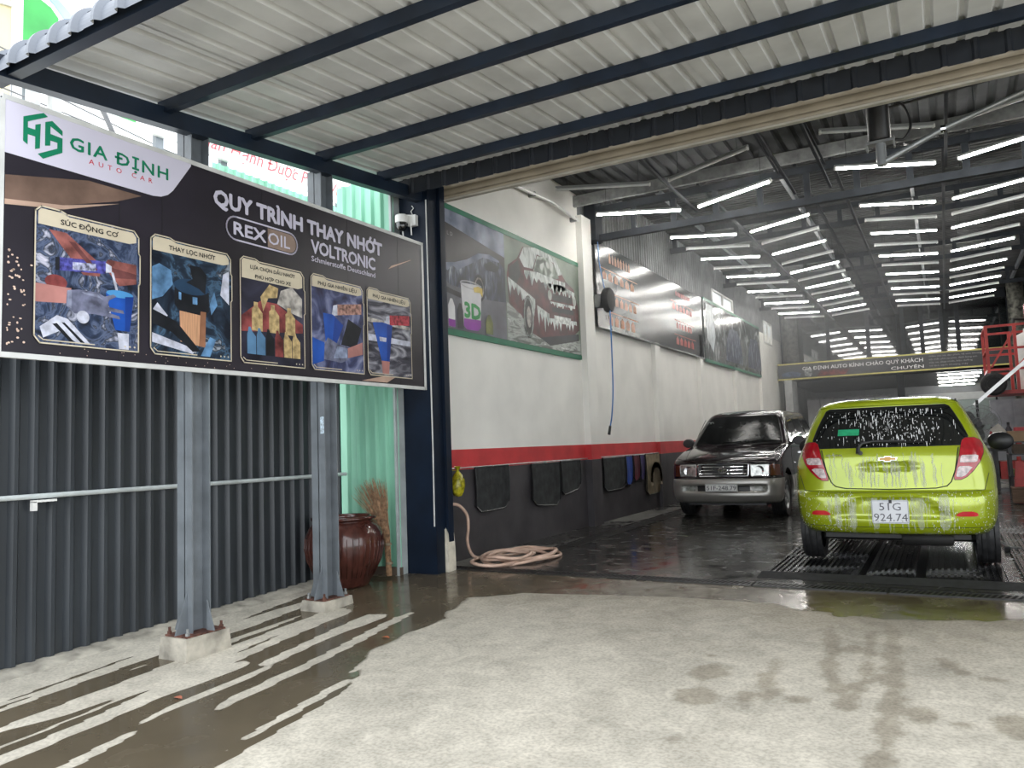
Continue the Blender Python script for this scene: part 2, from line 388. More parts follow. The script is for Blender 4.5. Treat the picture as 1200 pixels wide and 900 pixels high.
def bay_wet(X, Y):
    wob = (vnoise(X*1.3, Y*1.3, 21)-.5) + .5*(vnoise(X*4, Y*4, 22)-.5)
    wt = .95 + .35*wob
    wt = np.where(X < -4.1, wt-.45, wt)                    # dry strip along the wall
    wt = wt - .5*sstep(15, 19, Y)
    return np.clip(wt, 0, 1), wt*0
surface_grid('floor', np.arange(-4.7, 6.05, .08), np.concatenate([np.arange(6.55, 16, .08), np.arange(16, 36, .5)]), lambda Y: Y*0, bay_wet, CONCIN)

# low kerb along the foot of the fence
m = MB(); n = 40
ys = np.linspace(-3, 6.0, n); prof = []
for y in ys:
    wd = .06+.02*math.sin(y*3.1); z = gz(y)
    prof.append([(-5.20+wd*.3, y, z-.02), (-5.23, y, z+.012), (-5.34, y, z+.03), (-5.5, y, z+.03)])
m.grid(prof); struct(m.build('kerb', BLOCK, smooth=True))

# ------------------------------------------------------------------ sheet profiles
def rib_profile(nribs, pitch, pan, crest, ht):
    """list of (u, d) across a trapezoid sheet"""
    out = []; sl = (pitch-pan-crest)/2
    for i in range(nribs):
        u = i*pitch
        out += [(u, 0), (u+pan, 0), (u+pan+sl, ht), (u+pan+sl+crest, ht)]
    out.append((nribs*pitch, 0)); return out

# fence of dark ribbed sheets: plane x = -5.38
FX = -5.40
fence = thing('sheet_metal_fence', (FX, 2, gz(2)), 'dark grey ribbed sheet metal fence running behind the two grey posts', 'fence')
pr = rib_profile(8, .125, .052, .026, .036)
def fence_sheet():
    m = MB(); rows = []
    for z in (0, .6, 1.2, 1.8, 2.6): rows.append([(d, u, z) for u, d in pr])
    m.grid(rows); return m.mesh('fence_sheet', FENCE, fixn=False)
fm = fence_sheet()
k = 0; y = -3.0
while y < 5.9:
    piece('sheet', fm, fence, (0, y-2, gz(y+.5)-gz(2)-.04)); y += 1.0; k += 1
m = MB().tube([(FX+.055, -3, .98), (FX+.055, 6.02, .98)], .018, 10); m.build('rail', M('pale_pipe', (.52, .56, .56), .4, var=.1), fence, smooth=True)
m = MB().box((FX+.05, 2.92, .94), (FX+.085, 3.08, .955)).box((FX+.05, 2.92, .885), (FX+.085, 2.95, .945))
for i in range(5): m.box((FX+.085, 2.945+i*.026, .94), (FX+.092, 2.955+i*.026, .953))
o = m.build('latch_bracket', WHITE, fence); o['label'] = 'white slotted bracket'

# green ribbed screen closing the corner beside the navy pier
gs = thing('green_sheet_screen', (-5.05, 6.08, gz(6.08)), 'light green ribbed sheet screen behind the brown jar and the broom', 'screen')
pr2 = rib_profile(6, .125, .070, .020, .032)
m = MB(); rows = []
for z in (.06, 1, 2, 3, 4.0): rows.append([(-5.47+u, 6.10-d, z) for u, d in pr2])
m.grid(rows); m.build('sheet', GREEN, gs, fixn=False)
MB().box((-4.75, 6.06, gz(6.08)), (-4.725, 6.205, 4.0)).build('corner_strip', M('pale_steel', (.40,.44,.44), .45, var=.1), gs)
MB().box((-5.47, 6.07, gz(6.08)), (-4.72, 6.12, .06)).build('skirting_board', M('brown_board', (.10, .075, .055), .7, var=.3), gs)

# ------------------------------------------------------------------ navy pier and shutter
pier = struct(MB().box((-4.76, 6.2, -.02), (-4.37, 6.36, 4.15)).box((-4.76, 6.36, -.02), (-4.55, 6.62, 4.15)).build('wall_pier', DEEPNAVY))
o = MB().box((-4.42, 6.37, 0), (-4.34, 6.46, 3.9)).build('trim_1', DEEPNAVY); struct(o)
m = MB().tube([(-4.385, 6.195, 3.7), (-4.382, 6.193, 2.5), (-4.378, 6.192, 1.2), (-4.385, 6.193, .45)], .007, 6); tag(m.build('cable', M('pale_cable', (.6,.6,.58), .5)), 'thin pale cable running down the edge of the navy pier', 'cable')
m = MB(); rows = []
m.prism([(-4.40,-.01),(-4.33,-.01),(-4.335,.20),(-4.345,.36),(-4.375,.42),(-4.40,.38)], lambda u, v, d: (u, 6.34+d, v), .13)
tag(m.build('bare_concrete_patch', M('bare_concrete', (.62,.57,.47), .9, var=.2, bump=.3)), 'pale bare concrete stub at the foot of the navy pier', 'concrete stub')

sh = thing('roller_shutter', (0, 6.5, 3.76), 'raised beige roller shutter with slats across the bay opening', 'shutter')
zz = 3.76
for i, hgt in enumerate((.045, .062, .062, .062)):
    pts = []
    for a in range(5):
        t = a/4; pts.append((6.47-.010*math.sin(PI*t), zz+hgt*t))
    mm = MB().prism(pts + [(6.50, zz+hgt), (6.50, zz)], lambda u, v, d: (-4.46+d, u, v), 9.3)
    mm.build('slat', BEIGE, sh); zz += hgt+.004
MB().box((-4.46, 6.455, 3.745), (4.84, 6.505, 3.762)).build('bottom_bar', M('pale_bar', (.55,.52,.45), .4, metal=.3), sh)
# dark ribbed fascia between the canopy and the shutter
fa = thing('fascia_cladding', (0, 5.97, 3.70), 'dark navy ribbed fascia strip above the beige shutter', 'fascia')
pr3 = rib_profile(6, .19, .14, .02, .018)
m = MB().grid([[(u, -d, z) for u, d in pr3] for z in (0, .165)]); fme = m.mesh('fascia_sheet', M('black_navy', (.012,.015,.021), .45, var=.2), fixn=False)
for i in range(8): piece('sheet', fme, fa, (-4.55+i*1.14, 0, 0))

# ------------------------------------------------------------------ canopy
def zc(y): return 3.32+.09*y          # underside of the roof sheet
can = thing('canopy', (-4.5, 4, 3.5), 'open canopy of pale ribbed roof sheets on navy beams over the forecourt', 'canopy')
prc = rib_profile(6, .19, .13, .024, .028) + [(6*.19+.045, 0)]
two_sided(ROOF, (.145,.16,.19), .5, 0)  # bluish top colour, darkened so that full sky light does not bleach the eave
def canopy_sheet():
    m = MB(); path = []                         # (y, z, normal y, normal z)
    R = .15; yc = 2.33; zc0 = zc(yc)
    for i in range(11):
        a = math.radians(8 + (95-8)*(1-i/10)); path.append((yc-R*math.sin(a)+.03, zc0-R+R*math.cos(a), -math.sin(a), math.cos(a)))
    for y in np.linspace(2.4, 6.42, 9): path.append((y, zc(y), 0, 1))
    m.grid([[(u, y+d*ny, z+d*nz) for u, d in prc] for y, z, ny, nz in path])
    return m.mesh('canopy_sheet', ROOF, fixn=False)
cs = canopy_sheet()
for i in range(9): piece('roof_sheet', cs, can, (-4.82+i*1.14+4.5, -4, -3.5 + (.004 if i % 2 else 0)))
for y in (3.28, 4.03, 4.785, 5.6):
    MB().box((-4.5, y-.025, zc(y)-.085), (4.5, y+.025, zc(y)-.002)).build('purlin', NAVY, can)
m = MB().box((-4.62, 2.26, 3.37), (4.5, 2.33, 3.50)); m.build('front_beam', NAVY, can)
m = MB().bar((-4.47, 2.2, 3.415), (-4.47, 6.25, 3.415+.085*4.05), .08, .125); m.build('side_beam', NAVY, can)
m = MB().bar((4.45, 2.2, 3.41), (4.45, 6.25, 3.41+.09*4.05), .08, .125); m.build('side_beam', NAVY, can)
MB().box((4.4, 2.3, gz(2.3)), (4.52, 2.42, 3.42)).build('post', NAVY, can)

# two grey H posts on cast blocks
def h_post(y, bh, lab, by0, by1, bx0, bx1, sticker):
    x = -4.535; zg = gz(y)
    t = thing('steel_post', (x, y, zg), lab, 'post', 'grey posts carrying the billboard')
    zb = zg+bh
    MB().add([(bx0,by0,zg-.03),(bx1,by0,zg-.03),(bx1,by1,zg-.03),(bx0,by1,zg-.03),(bx0+.012,by0+.012,zb),(bx1-.012,by0+.012,zb),(bx1-.012,by1-.012,zb),(bx0+.012,by1-.012,zb)],
             [(0,3,2,1),(4,5,6,7),(0,1,5,4),(1,2,6,5),(2,3,7,6),(3,0,4,7)]).build('footing_block', BLOCK, t)
    MB().box((bx0+.03,by0+.03,zb),(bx1-.03,by1-.03,zb+.012)).build('base_plate', RUST, t)
    m = MB(); hw = .075; zt = 3.60
    m.box((x-hw, y-hw, zb+.012), (x+hw, y-hw+.009, zt)).box((x-hw, y+hw-.009, zb+.012), (x+hw, y+hw, zt)).box((x-.004, y-hw, zb+.012), (x+.004, y+hw, zt))
    m.build('column', STEELGREY, t)
    zq = zb+.012
    MB().prism([(0,0),(.0,.27),(.095,0)], lambda u, v, d: (x+.02+d, y-hw-u, zq+v), .008).build('gusset', STEELGREY, t)
    MB().prism([(0,0),(.0,.20),(.075,0)], lambda u, v, d: (x+hw+u, y+.04+d, zq+v), .008).build('gusset', STEELGREY, t)
    MB().prism([(0,0),(.0,.20),(.075,0)], lambda u, v, d: (x-hw-u, y-.04+d, zq+v), .008).build('gusset', STEELGREY, t)
    for i, (px, py) in enumerate(((bx0+.05,by0+.05),(bx1-.05,by0+.05),(bx1-.05,by1-.05),(bx0+.05,by1-.05))):
        mb = MB().cyl((px,py,zq),(px,py,zq+.018),.016,6).cyl((px,py,zq+.018),(px,py,zq+.045),.009,8)
        mb.build('bolt', RUST if (i+sticker) % 2 == 0 else GALV, t)
    if sticker:
        o = MB().box((x+.03, y-hw-.002, 1.36), (x+.068, y-hw, 1.50)).build('sticker', M('pale_blue_sticker', (.55,.66,.75), .4, var=.3, scale=60), t); o['label'] = 'small pale blue sticker'
    return t
h_post(3.565, .135, 'grey steel post on tall concrete block, nearer the open fence end', 3.38, 3.75, -4.66, -4.38, 0)
h_post(4.85, .075, 'grey steel post on low concrete block in front of the brown jar', 4.68, 5.03, -4.67, -4.40, 1)

# ------------------------------------------------------------------ left wall of the bay
WX = -4.62
struct(MB().box((WX-.2, 6.36, 0), (WX, 10.45, 4.96)).box((WX-.2, 10.45, 0), (WX-.02, 27.0, 4.36)).build('wall_left', WHITEPAINT))
def cols(*a): return a
m = MB().box((WX-.1, 10.38, 0), (WX+.10, 10.72, 4.62)); struct(m.build('wall_pilaster', WHITEPAINT))
for y in (13.75, 16.75, 20.0, 23.2): struct(MB().box((WX-.1, y-.14, 0), (WX+.06, y+.14, 3.02 if y in (13.75,) else 3.5)).build('wall_pilaster', WHITEPAINT))
struct(MB().box((WX-.02, 6.36, .965), (WX+.004, 27, 1.185)).build('trim_2', REDPAINT))
struct(MB().box((WX-.02, 6.36, 0), (WX+.004, 27, .964)).build('baseboard_left', DADO))
for y0, y1 in ((10.38, 10.72), (13.61, 13.89), (16.61, 16.89), (19.86, 20.14), (23.06, 23.34)):
    xx = WX+(.104 if y0 < 11 else .064)
    struct(MB().box((WX, y0-.004, .965), (xx, y1+.004, 1.185)).build('trim_2', REDPAINT))
    struct(MB().box((WX, y0-.004, 0), (xx, y1+.004, .964)).build('baseboard_left', DADO))
# ribbed cladding above the masonry, with two strip windows
CLAD = M('grey_cladding', (.20,.21,.215), .5, var=.2, scale=3)
prk = rib_profile(8, .125, .08, .025, .024)
wins = ((18.15, 20.2, 4.44, 4.78), (24.1, 25.35, 4.08, 4.76))
m = MB()
def clad_run(y0, y1, z0, z1):
    k = max(1, round((y1-y0)/1.0)); s = (y1-y0)/(k*1.0)
    for i in range(k): m.grid([[(WX-.03+d, y0+i*s+u*s, z) for u, d in prk] for z in (z0, z1)])
wc = thing('wall_cladding', (WX, 15, 4.36), 'grey ribbed sheet cladding high above the long white wall', 'cladding', kind='structure')
for i in range(17):
    y = 10.45+i*1.0; m = MB(); y1 = min(y+1, 27)
    inw = [w_ for w_ in wins if w_[0] < y1 and w_[1] > y]
    if inw:
        a, b, c, d = inw[0]; za, zb = min(c, 4.36), d
        if y < a: clad_run(y, a, 4.36, 5.5)
        if y1 > b: clad_run(b, y1, 4.36, 5.5)
        if c > 4.36: clad_run(max(a,y), min(b,y1), 4.36, c)
        clad_run(max(a,y), min(b,y1), d, 5.5)
    else: clad_run(y, y1, 4.36, 5.5)
    m.build('sheet', CLAD, wc, fixn=False)
for i, (a, b, c, d) in enumerate(wins):
    t = thing('window_%d' % (i+1), (WX, a, c), ['strip window of two bright panes high in the cladding', 'bright daylight window at the far end of the white wall'][i], 'window', kind='structure')
    MB().box((WX-.06,a,c),(WX+.02,b,c+.04)).box((WX-.06,a,d-.04),(WX+.02,b,d)).box((WX-.06,a,c),(WX+.02,a+.05,d)).box((WX-.06,b-.05,c),(WX+.02,b,d)).box((WX-.06,(a+b)/2-.03,c),(WX+.02,(a+b)/2+.03,d)).build('frame', WHITE, t)
    for p, q in ((a+.05,(a+b)/2-.03),((a+b)/2+.03,b-.05)):
        MB().box((WX-.03,p,c+.04),(WX-.024,q,d-.04)).build('pane', M('frosted_pane', (.92,.95,.95), .3, var=.03, trans=.9), t)
# right hand wall (only lights and reflections see it)
struct(MB().box((5.3, 6.5, 0), (5.5, 36, 5.6)).build('wall_right', WHITEPAINT))

# ------------------------------------------------------------------ roof of the bay
roof1 = thing('front_bay_roof', (0, 8.7, 4.92), 'weathered ribbed roof sheets over the front of the bay', 'roof', kind='structure')
prr = rib_profile(6, .19, .10, .05, .04)
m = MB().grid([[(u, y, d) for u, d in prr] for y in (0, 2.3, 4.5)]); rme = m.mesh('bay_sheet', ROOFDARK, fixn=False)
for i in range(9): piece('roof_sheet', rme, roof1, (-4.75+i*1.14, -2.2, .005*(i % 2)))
for y, z in ((7.6, 4.9), (9.0, 4.9), (10.35, 4.9)): MB().box((-4.7, y-.03, z-.16), (5.3, y+.03, z)).build('purlin', GALV, roof1)
struct(MB().box((-4.76, 6.36, 3.93), (5.4, 6.44, 5.0)).build('wall_front', STEELGREY))
roof2 = thing('main_bay_roof', (0, 18, 5.4), 'dark ribbed roof sheets over the long bay', 'roof', kind='structure')
prm = rib_profile(8, .125, .075, .03, .022)
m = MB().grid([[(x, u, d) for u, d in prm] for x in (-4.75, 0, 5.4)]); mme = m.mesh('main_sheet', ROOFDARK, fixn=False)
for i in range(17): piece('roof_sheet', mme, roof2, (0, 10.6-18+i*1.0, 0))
for x in (-3.9, -2.0, -.2, 1.9, 3.8): MB().box((x-.03, 10.9, 5.30), (x+.03, 27, 5.395)).build('purlin', STEELGREY, roof2)
TR = M('truss_paint', (.018,.022,.028), .7, var=.2, spec=.25)
def truss(y, zl, zu, lab):
    t = thing('roof_truss', (0, y, zl), lab, 'truss', 'lattice trusses under the bay roof')
    MB().box((-4.6, y-.04, zl-.05), (5.3, y+.04, zl+.05)).build('lower_chord', TR, t)
    MB().box((-4.6, y-.04, zu-.05), (5.3, y+.04, zu+.05)).build('upper_chord', TR, t)
    x = -4.5
    while x < 5.2:
        MB().box((x-.04, y-.03, zl+.05), (x+.04, y+.03, zu-.05)).build('strut', TR, t); x += .62
    return t
truss(10.9, 4.36, 4.80, 'dark lattice truss nearest the shutter, where the front roof ends')
truss(15.0, 5.02, 5.34, 'dark lattice truss above the parked dark van')
truss(19.3, 5.02, 5.34, 'dark lattice truss beyond the strip window')
truss(23.6, 5.02, 5.34, 'dark lattice truss closest to the far lettered banner')
struct(MB().box((-4.62, 10.72, 4.30), (-4.44, 11.0, 5.4)).build('beam_stub', TR))
struct(MB().box((-4.7, 10.86, 4.95), (5.3, 10.9, 5.45)).build('wall_step', TR))
for x, lab in ((-2.9,'between the first and second lamp columns from the white wall'), (-1.55,'beside the second lamp column from the white wall'), (-1.1,'beside the third lamp column from the white wall'), (.24,'running straight away between third and fourth lamp columns')):
    m = MB().box((x-.016, 7.0, 4.475), (x+.016, 10.85, 4.51)).box((x-.02, 10.95, 4.905), (x+.02, 26.8, 4.945))
    m.build('lamp_rail', TR); tag(bpy.data.objects[m and COL.objects[-1].name], 'dark steel rail ' + lab, 'rail', 'rails carrying the tube lamps')
# hangers of the first rails
for x in (-2.9, -1.55, -1.1, .24):
    pass
# ------------------------------------------------------------------ tube lamps in a herringbone
def lamp_meshes():
    h = MB().prism([(-.017,.012),(.017,.012),(.012,.042),(-.012,.042)], lambda u, v, d: (-.6+d, u, v), 1.2).mesh('lamp_housing', M('lamp_housing', (.30,.31,.31), .4, var=.05))
    def tube(mat): return MB().cyl((-.585,0,0),(.585,0,0),.0165,12).mesh('lamp_tube', mat, smooth=True)
    c = MB().box((-.009,-.018,-.018),(.009,.018,.02)).mesh('lamp_cap', WHITE)
    return h, tube(TUBE_LIT), tube(TUBE_OFF), c
LH, LT, LO, LC = lamp_meshes()
COLN = ['column beside the white wall', 'second column from the white wall', 'third column from the white wall', 'fourth column from the white wall']
CX = [-3.56, -2.24, -.41, .90]; CA = [25.7, -25.7, 25.7, -25.7]
WIRE = {h: MB().cyl((0,0,.04),(0,0,h),.003,5).mesh('hanger_wire', TR) for h in (.10, .47, .54)}
def lamp_parts(t, lit, h):
    piece('housing', LH, t); piece('tube', LT if lit else LO, t)
    for s in (-1, 1): piece('end_cap', LC, t, (s*.591, 0, 0)); piece('hanger_wire', WIRE[h], t, (s*.45, 0, 0))
def lamp(x, y, z, ang, lit, lab, grp):
    t = thing('tube_lamp', (x, y, z), lab, 'lamp', grp); t.rotation_euler = (0, 0, math.radians(ang))
    lamp_parts(t, lit, .54 if z > 4.6 else .47)
lit_rows = [(10.2, 4.43)] + [(y, 4.86) for y in (13.63, 15.65, 17.75, 19.88, 21.95, 24.05)]
off_rows = [(8.9, 4.43)] + [(y, 4.86) for y in (14.65, 16.7, 18.8, 20.9, 23.0, 25.1)]
for i, (y, z) in enumerate(lit_rows):
    for c in range(4): lamp(CX[c], y, z, CA[c], True, f'lit tube lamp, {ORD[i]} lit row from shutter, {COLN[c]}', 'lit tube lamps')
for i, (y, z) in enumerate(off_rows):
    for c in range(4):
        lamp(CX[c], y, z, CA[c], False, (f'unlit tube lamp just inside the shutter, {COLN[c]}' if i == 0 else f'unlit tube lamp, {ORD[i-1]} dark row past truss, {COLN[c]}'), 'unlit tube lamps')

# ------------------------------------------------------------------ far end: dark glass wall, lettered banner, back room
MIRROR = M('dark_glass', (.012,.015,.016), .03, var=.1, spec=1.0, coat=1.0)
gl = thing('glass_partition', (0, 27, 3.05), 'dark glass partition above the lettered banner reflecting the tube lamps', 'partition', kind='structure')
xe = [-4.62, -3.15, -1.95, -.95, -.42, .12, .55, 1.9, 3.4, 5.3]
for a, b in zip(xe[:-1], xe[1:]): MB().box((a+.05, 27.0, 3.12), (b-.05, 27.02, 5.15)).build('pane', MIRROR, gl)
m = MB()
for x in xe: m.box((x-.06, 26.96, 3.05), (x+.06, 27.06, 5.4))
m.box((-4.62, 26.96, 5.12), (5.3, 27.06, 5.5)).box((-4.62, 26.9, 3.0), (5.3, 27.06, 3.12)); m.build('mullion_frame', TR, gl)
BD = M('banner_black', (.022,.021,.024), .4, var=.2, scale=2)
ban = thing('lettered_banner', (-1, 26, 3.02), 'long dark greeting banner with yellow edges across the far end', 'banner')
MB().box((-4.6, 26.0, 3.02), (2.9, 26.03, 3.53)).build('board', BD, ban)
YEL = M('yellow_trim', (.62,.55,.14), .4, var=.1)
for z in (3.02, 3.505): MB().box((-4.62, 25.98, z-.012), (2.92, 26.035, z+.03)).build('edge_strip', YEL, ban)
PW = M('print_white', (.80,.79,.80), .5, var=.02); PG = M('print_green', (.02,.25,.13), .5, var=.05); PR = M('print_red', (.60,.03,.05), .5, var=.05)
fb = lambda u, v, d: (u, 25.99-d, v)
lettering('lettering', 'GIA ĐỊNH AUTO KÍNH CHÀO QUÝ KHÁCH', PW, ban, fb, -3.85, 3.285, 3.42, .115, .012)
lettering('lettering', 'CHUYÊN', PW, ban, fb, -1.30, 3.10, .88, .095, .014)
for i, s in enumerate(('chăm sóc xe, dán phim, vệ sinh khoang', 'nội thất, phủ ceramic, đánh bóng sơn', 'rửa xe, thay nhớt, bảo dưỡng', 'và làm sạch khoang máy')):
    lettering('small_print', s, M('print_grey', (.30,.30,.31), .5), ban, fb, -.27, 3.40-i*.095, 1.35-.12*i, .05)
m = patch(MB(), [(-4.45,3.12),(-3.95,3.10),(-3.9,3.2),(-4.1,3.27),(-4.35,3.26),(-4.5,3.2)], fb); m.build('printed_car', M('print_blue_car', (.06,.09,.17), .4, var=.5, scale=9), ban)
m = patch(MB(), ell(-3.68, 3.2, .12, .15), fb); m.build('printed_badge', M('print_badge', (.28,.28,.29), .4, var=.6, scale=12), ban)
m = patch(MB(), [(-3.42,3.08),(-2.6,3.08),(-2.45,3.24),(-3.3,3.24)], fb); m.build('printed_red_car', M('print_red_car', (.16,.02,.02), .4, var=.6, scale=6), ban)
for x in (-4.3, -1.1, 2.5): m = MB().tube([(x,26.02,3.5),(x,26.5,4.2),(x,26.97,5.2)], .006, 5); m.build('hanger_wire', TR, ban)

def mottled(x, y, z0, z1, r, lab):
    t = MB(); n = 20; rows = []
    for z in np.linspace(z0, z1, 7): rows.append((r*(1+.02*math.sin(z*9)), z))
    t.lathe(rows + [(0, z1)], (x, y, 0), n)
    o = thing('mottled_column', (x, y, z0), lab, 'column')
    t.build('shaft', M('mottled_plaster', (.05,.055,.045), .8, var=.9, scale=9, col2=(.12,.12,.10)), o, smooth=True)
    MB().lathe([(r*1.15,z0),(r*1.15,z0+.12),(r,z0+.12)], (x,y,0), n).build('foot_ring', TR, o)
mottled(-4.25, 26.5, 3.06, 5.2, .24, 'mottled pale column behind the banner end at the white wall')
mottled(1.95, 25.2, 0, 5.3, .20, 'mottled green grey column behind the red platform')
struct(MB().box((-4.42, 25.95, 0), (-4.2, 27.0, 3.0)).build('wall_pillar', M('grey_pillar', (.42,.43,.43), .6, var=.1)))
# back room under the glass
GREYW = M('grey_wall_paint', (.26,.27,.28), .6, var=.12, scale=1.2)
struct(MB().box((-5, 35, 0), (5.4, 35.2, 3.2)).build('wall_back', GREYW))
struct(MB().box((-4.9, 27.06, 0), (-4.7, 35.1, 3.2)).build('wall_back_side', GREYW))
struct(MB().box((-4.9, 26.9, 3.0), (5.4, 35.2, 3.06)).build('ceiling', M('dark_ceiling', (.10,.105,.11), .6, var=.15)))
struct(MB().box((-1.22, 26.95, 0), (-1.02, 27.15, 3.0)).build('wall_post', TR))
for i, y in enumerate((27.4, 29.2, 31.3, 33.8)):
    t = thing('tube_lamp', (.5, y, 2.93), f'lit tube lamp under the far banner, {ORD[i]} of four in the back room', 'lamp', 'back room tube lamps')
    lamp_parts(t, True, .10)
cur = thing('strip_curtain', (-2.8, 28.4, 0), 'pale grey hanging strip curtain in the doorway behind the dark van', 'curtain')
MB().tube([(-4.15,28.4,2.45),(-1.5,28.4,2.45)], .03, 8).build('rail', GALV, cur)
stripm = MB().grid([[(u, .025*math.sin(u*9), z) for u in np.linspace(0, .40, 8)] for z in (0, 2.4)]).mesh('strip', M('curtain_plastic', (.44,.44,.45), .45, var=.12, scale=3), smooth=True)
for i in range(6): piece('strip', stripm, cur, (-4.12+2.8+i*.43, .02*(i % 2), .03))
of = thing('glass_office_booth', (.1, 31, 0), 'pale glazed office booth in the lit back room', 'booth')
MB().box((-1.0,30.8,0),(1.6,33.2,1.15)).build('lower_panel', M('booth_grey', (.36,.38,.39), .5, var=.08), of)
MB().box((-1.0,30.82,1.2),(1.6,30.86,2.3)).build('glazing', M('greenish_glass', (.30,.36,.34), .12, var=.15, scale=1.2), of)
MB().box((-1.05,30.78,2.25),(1.65,30.9,2.5)).build('header', M('booth_white', (.62,.64,.64), .5, var=.05), of)
MB().box((.35,30.77,1.2),(.41,30.86,2.3)).box((-1.03,30.77,1.2),(-.97,30.86,2.3)).box((1.57,30.77,1.2),(1.63,30.86,2.3)).build('mullions', TR, of)
ds = thing('framed_display_stand', (-1.55, 29.6, 0), 'small lit white display rack beside the dark post', 'rack')
for z in (1.9, 2.1, 2.3): MB().box((-1.8,29.5,z),(-1.3,29.8,z+.09)).build('shelf', WHITE, ds)
MB().box((-1.83,29.62,0),(-1.80,29.68,2.42)).box((-1.3,29.62,0),(-1.27,29.68,2.42)).build('frame', TR, ds)

# ------------------------------------------------------------------ the billboard on the posts
B0 = (2.21, 1.79, 6.09, 3.22)
bb = thing('billboard', (-4.38, 4.15, 1.79), 'long dark billboard with five picture cards fixed to the grey posts', 'billboard')
PLUM = M('billboard_plum_black', (.017,.014,.022), .33, var=.25, scale=1.6)
MB().box((-4.41, B0[0], B0[1]), (-4.375, B0[2], B0[3])).build('panel', PLUM, bb)
m = MB()
for a, b in (((B0[0],B0[1]),(B0[2],B0[1])),((B0[2],B0[1]),(B0[2],B0[3])),((B0[2],B0[3]),(B0[0],B0[3])),((B0[0],B0[3]),(B0[0],B0[1]))):
    m.bar((-4.385, a[0], a[1]), (-4.385, b[0], b[1]), .03, .03) if a[0] != b[0] else m.bar((-4.385, a[0], a[1]-.015), (-4.385, b[0], b[1]+.015), .03, .03)
m.build('frame', M('white_frame', (.62,.63,.62), .4, var=.08), bb)
m = MB()
for u in (2.9, 3.2, 4.05, 5.0, 5.7): m.box((-4.376, u-.0015, B0[1]+.02), (-4.3735, u+.0015, B0[3]-.02))
m.build('panel_seams', BLACK, bb)
def fB(k): return lambda u, v, d: (-4.3735+.0016*k+d, u, v)
LAV = M('print_lavender', (.62,.60,.72), .4, var=.04, scale=1)
def rounded(poly): return poly
hdr = [(2.225,3.205),(2.225,2.905)] + [(3.13,2.905),(3.19,2.915),(3.24,2.94),(3.28,2.98),(3.42,3.19),(3.42,3.205)]
patch(MB(), hdr, fB(1)).build('white_header', LAV, bb)
LG = M('print_logo_green', (.01,.20,.105), .4, var=.04)
lH = [(2.32,3.14),(2.43,3.20),(2.455,3.185),(2.345,3.12),(2.345,3.085),(2.385,3.085),(2.385,3.115),(2.415,3.13),(2.412,2.985),(2.385,2.972),(2.385,3.045),(2.345,3.045),(2.345,2.985),(2.32,3.0)]
l5 = [(2.44,3.15),(2.48,3.17),(2.54,3.13),(2.54,3.10),(2.47,3.135),(2.47,3.09),(2.54,3.085),(2.54,3.0),(2.43,2.93),(2.40,2.95),(2.51,3.015),(2.51,3.05),(2.47,3.05),(2.47,3.02),(2.44,3.01)]
m = MB(); patch(m, lH, fB(2)); patch(m, l5, fB(2)); m.build('logo_mark', LG, bb)
lettering('lettering', 'GIA ĐỊNH', LG, bb, fB(2), 2.585, 3.04, .655, .080, .022, spacing=1.15)
lettering('lettering', 'AUTO CAR', PR, bb, fB(2), 2.70, 2.985, .425, .032, .0, spacing=2.0)
lettering('lettering', 'QUY TRÌNH THAY NHỚT', LAV, bb, fB(2), 3.61, 2.975, 1.85, .115, .045)
lettering('lettering', 'VOLTRONIC', LAV, bb, fB(2), 4.56, 2.825, .80, .11, .03, spacing=.95)
lettering('lettering', 'Schmierstoffe Deutschland', LAV, bb, fB(2), 4.56, 2.755, .80, .045, .016)
pill = [(4.32+.085*math.cos(a), 2.845+.085*math.sin(a)) for a in np.linspace(-PI/2, PI/2, 12)] + [(3.80+.085*math.cos(a), 2.845+.085*math.sin(a)) for a in np.linspace(PI/2, 1.5*PI, 12)]
outline_strip(MB(), pill, .012, fB(2)).build('pill_outline', LAV, bb)
pr_ = [(4.10,2.772),(4.32,2.772)] + [(4.32+.073*math.cos(a), 2.845+.073*math.sin(a)) for a in np.linspace(-PI/2, PI/2, 10)] + [(4.10,2.918)]
patch(MB(), pr_, fB(1.6)).build('pill_fill', M('print_bronze', (.30,.22,.18), .4, var=.15), bb)
lettering('lettering', 'REX', LAV, bb, fB(2.4), 3.78, 2.80, .30, .095, .03); lettering('lettering', 'OIL', LAV, bb, fB(2.4), 4.105, 2.80, .22, .095, .012)
# bronze light streaks and dots of the print
m = MB(); patch(m, [(2.23,2.63),(2.55,2.69),(2.88,2.80),(3.05,2.88),(2.7,2.88),(2.23,2.78)], fB(.6)); m.build('bronze_streak', M('print_bronze_dark', (.17,.11,.085), .4, var=.4, scale=2.5), bb)
m = MB(); patch(m, [(2.23,2.615),(2.55,2.665),(2.9,2.79),(2.55,2.69),(2.23,2.645)], fB(.9)); m.build('bronze_streak', M('print_bronze_light', (.52,.36,.28), .4, var=.2, scale=3), bb)
m = MB(); patch(m, [(5.15,1.815),(5.45,1.87),(5.62,1.87),(5.5,1.815)], fB(.6)); patch(m, [(5.55,2.87),(5.9,3.02),(5.9,3.025),(5.6,2.91)], fB(.6)); m.build('bronze_streak', MATS['print_bronze_light'], bb)
m = MB(); r = random.Random(4)
for i in range(46):
    u, v = 2.25+abs(r.gauss(0,.07)), 1.83+r.random()*.62*(1-.3*r.random()); patch(m, ell(u, v, .004+.004*r.random(), .004+.004*r.random(), 8), fB(1))
for i in range(26): patch(m, ell(2.4+r.random()*1.7, 1.815+r.random()*.05, .003, .003, 6), fB(1))
m.build('bronze_dots', M('print_dot', (.70,.52,.42), .4), bb)

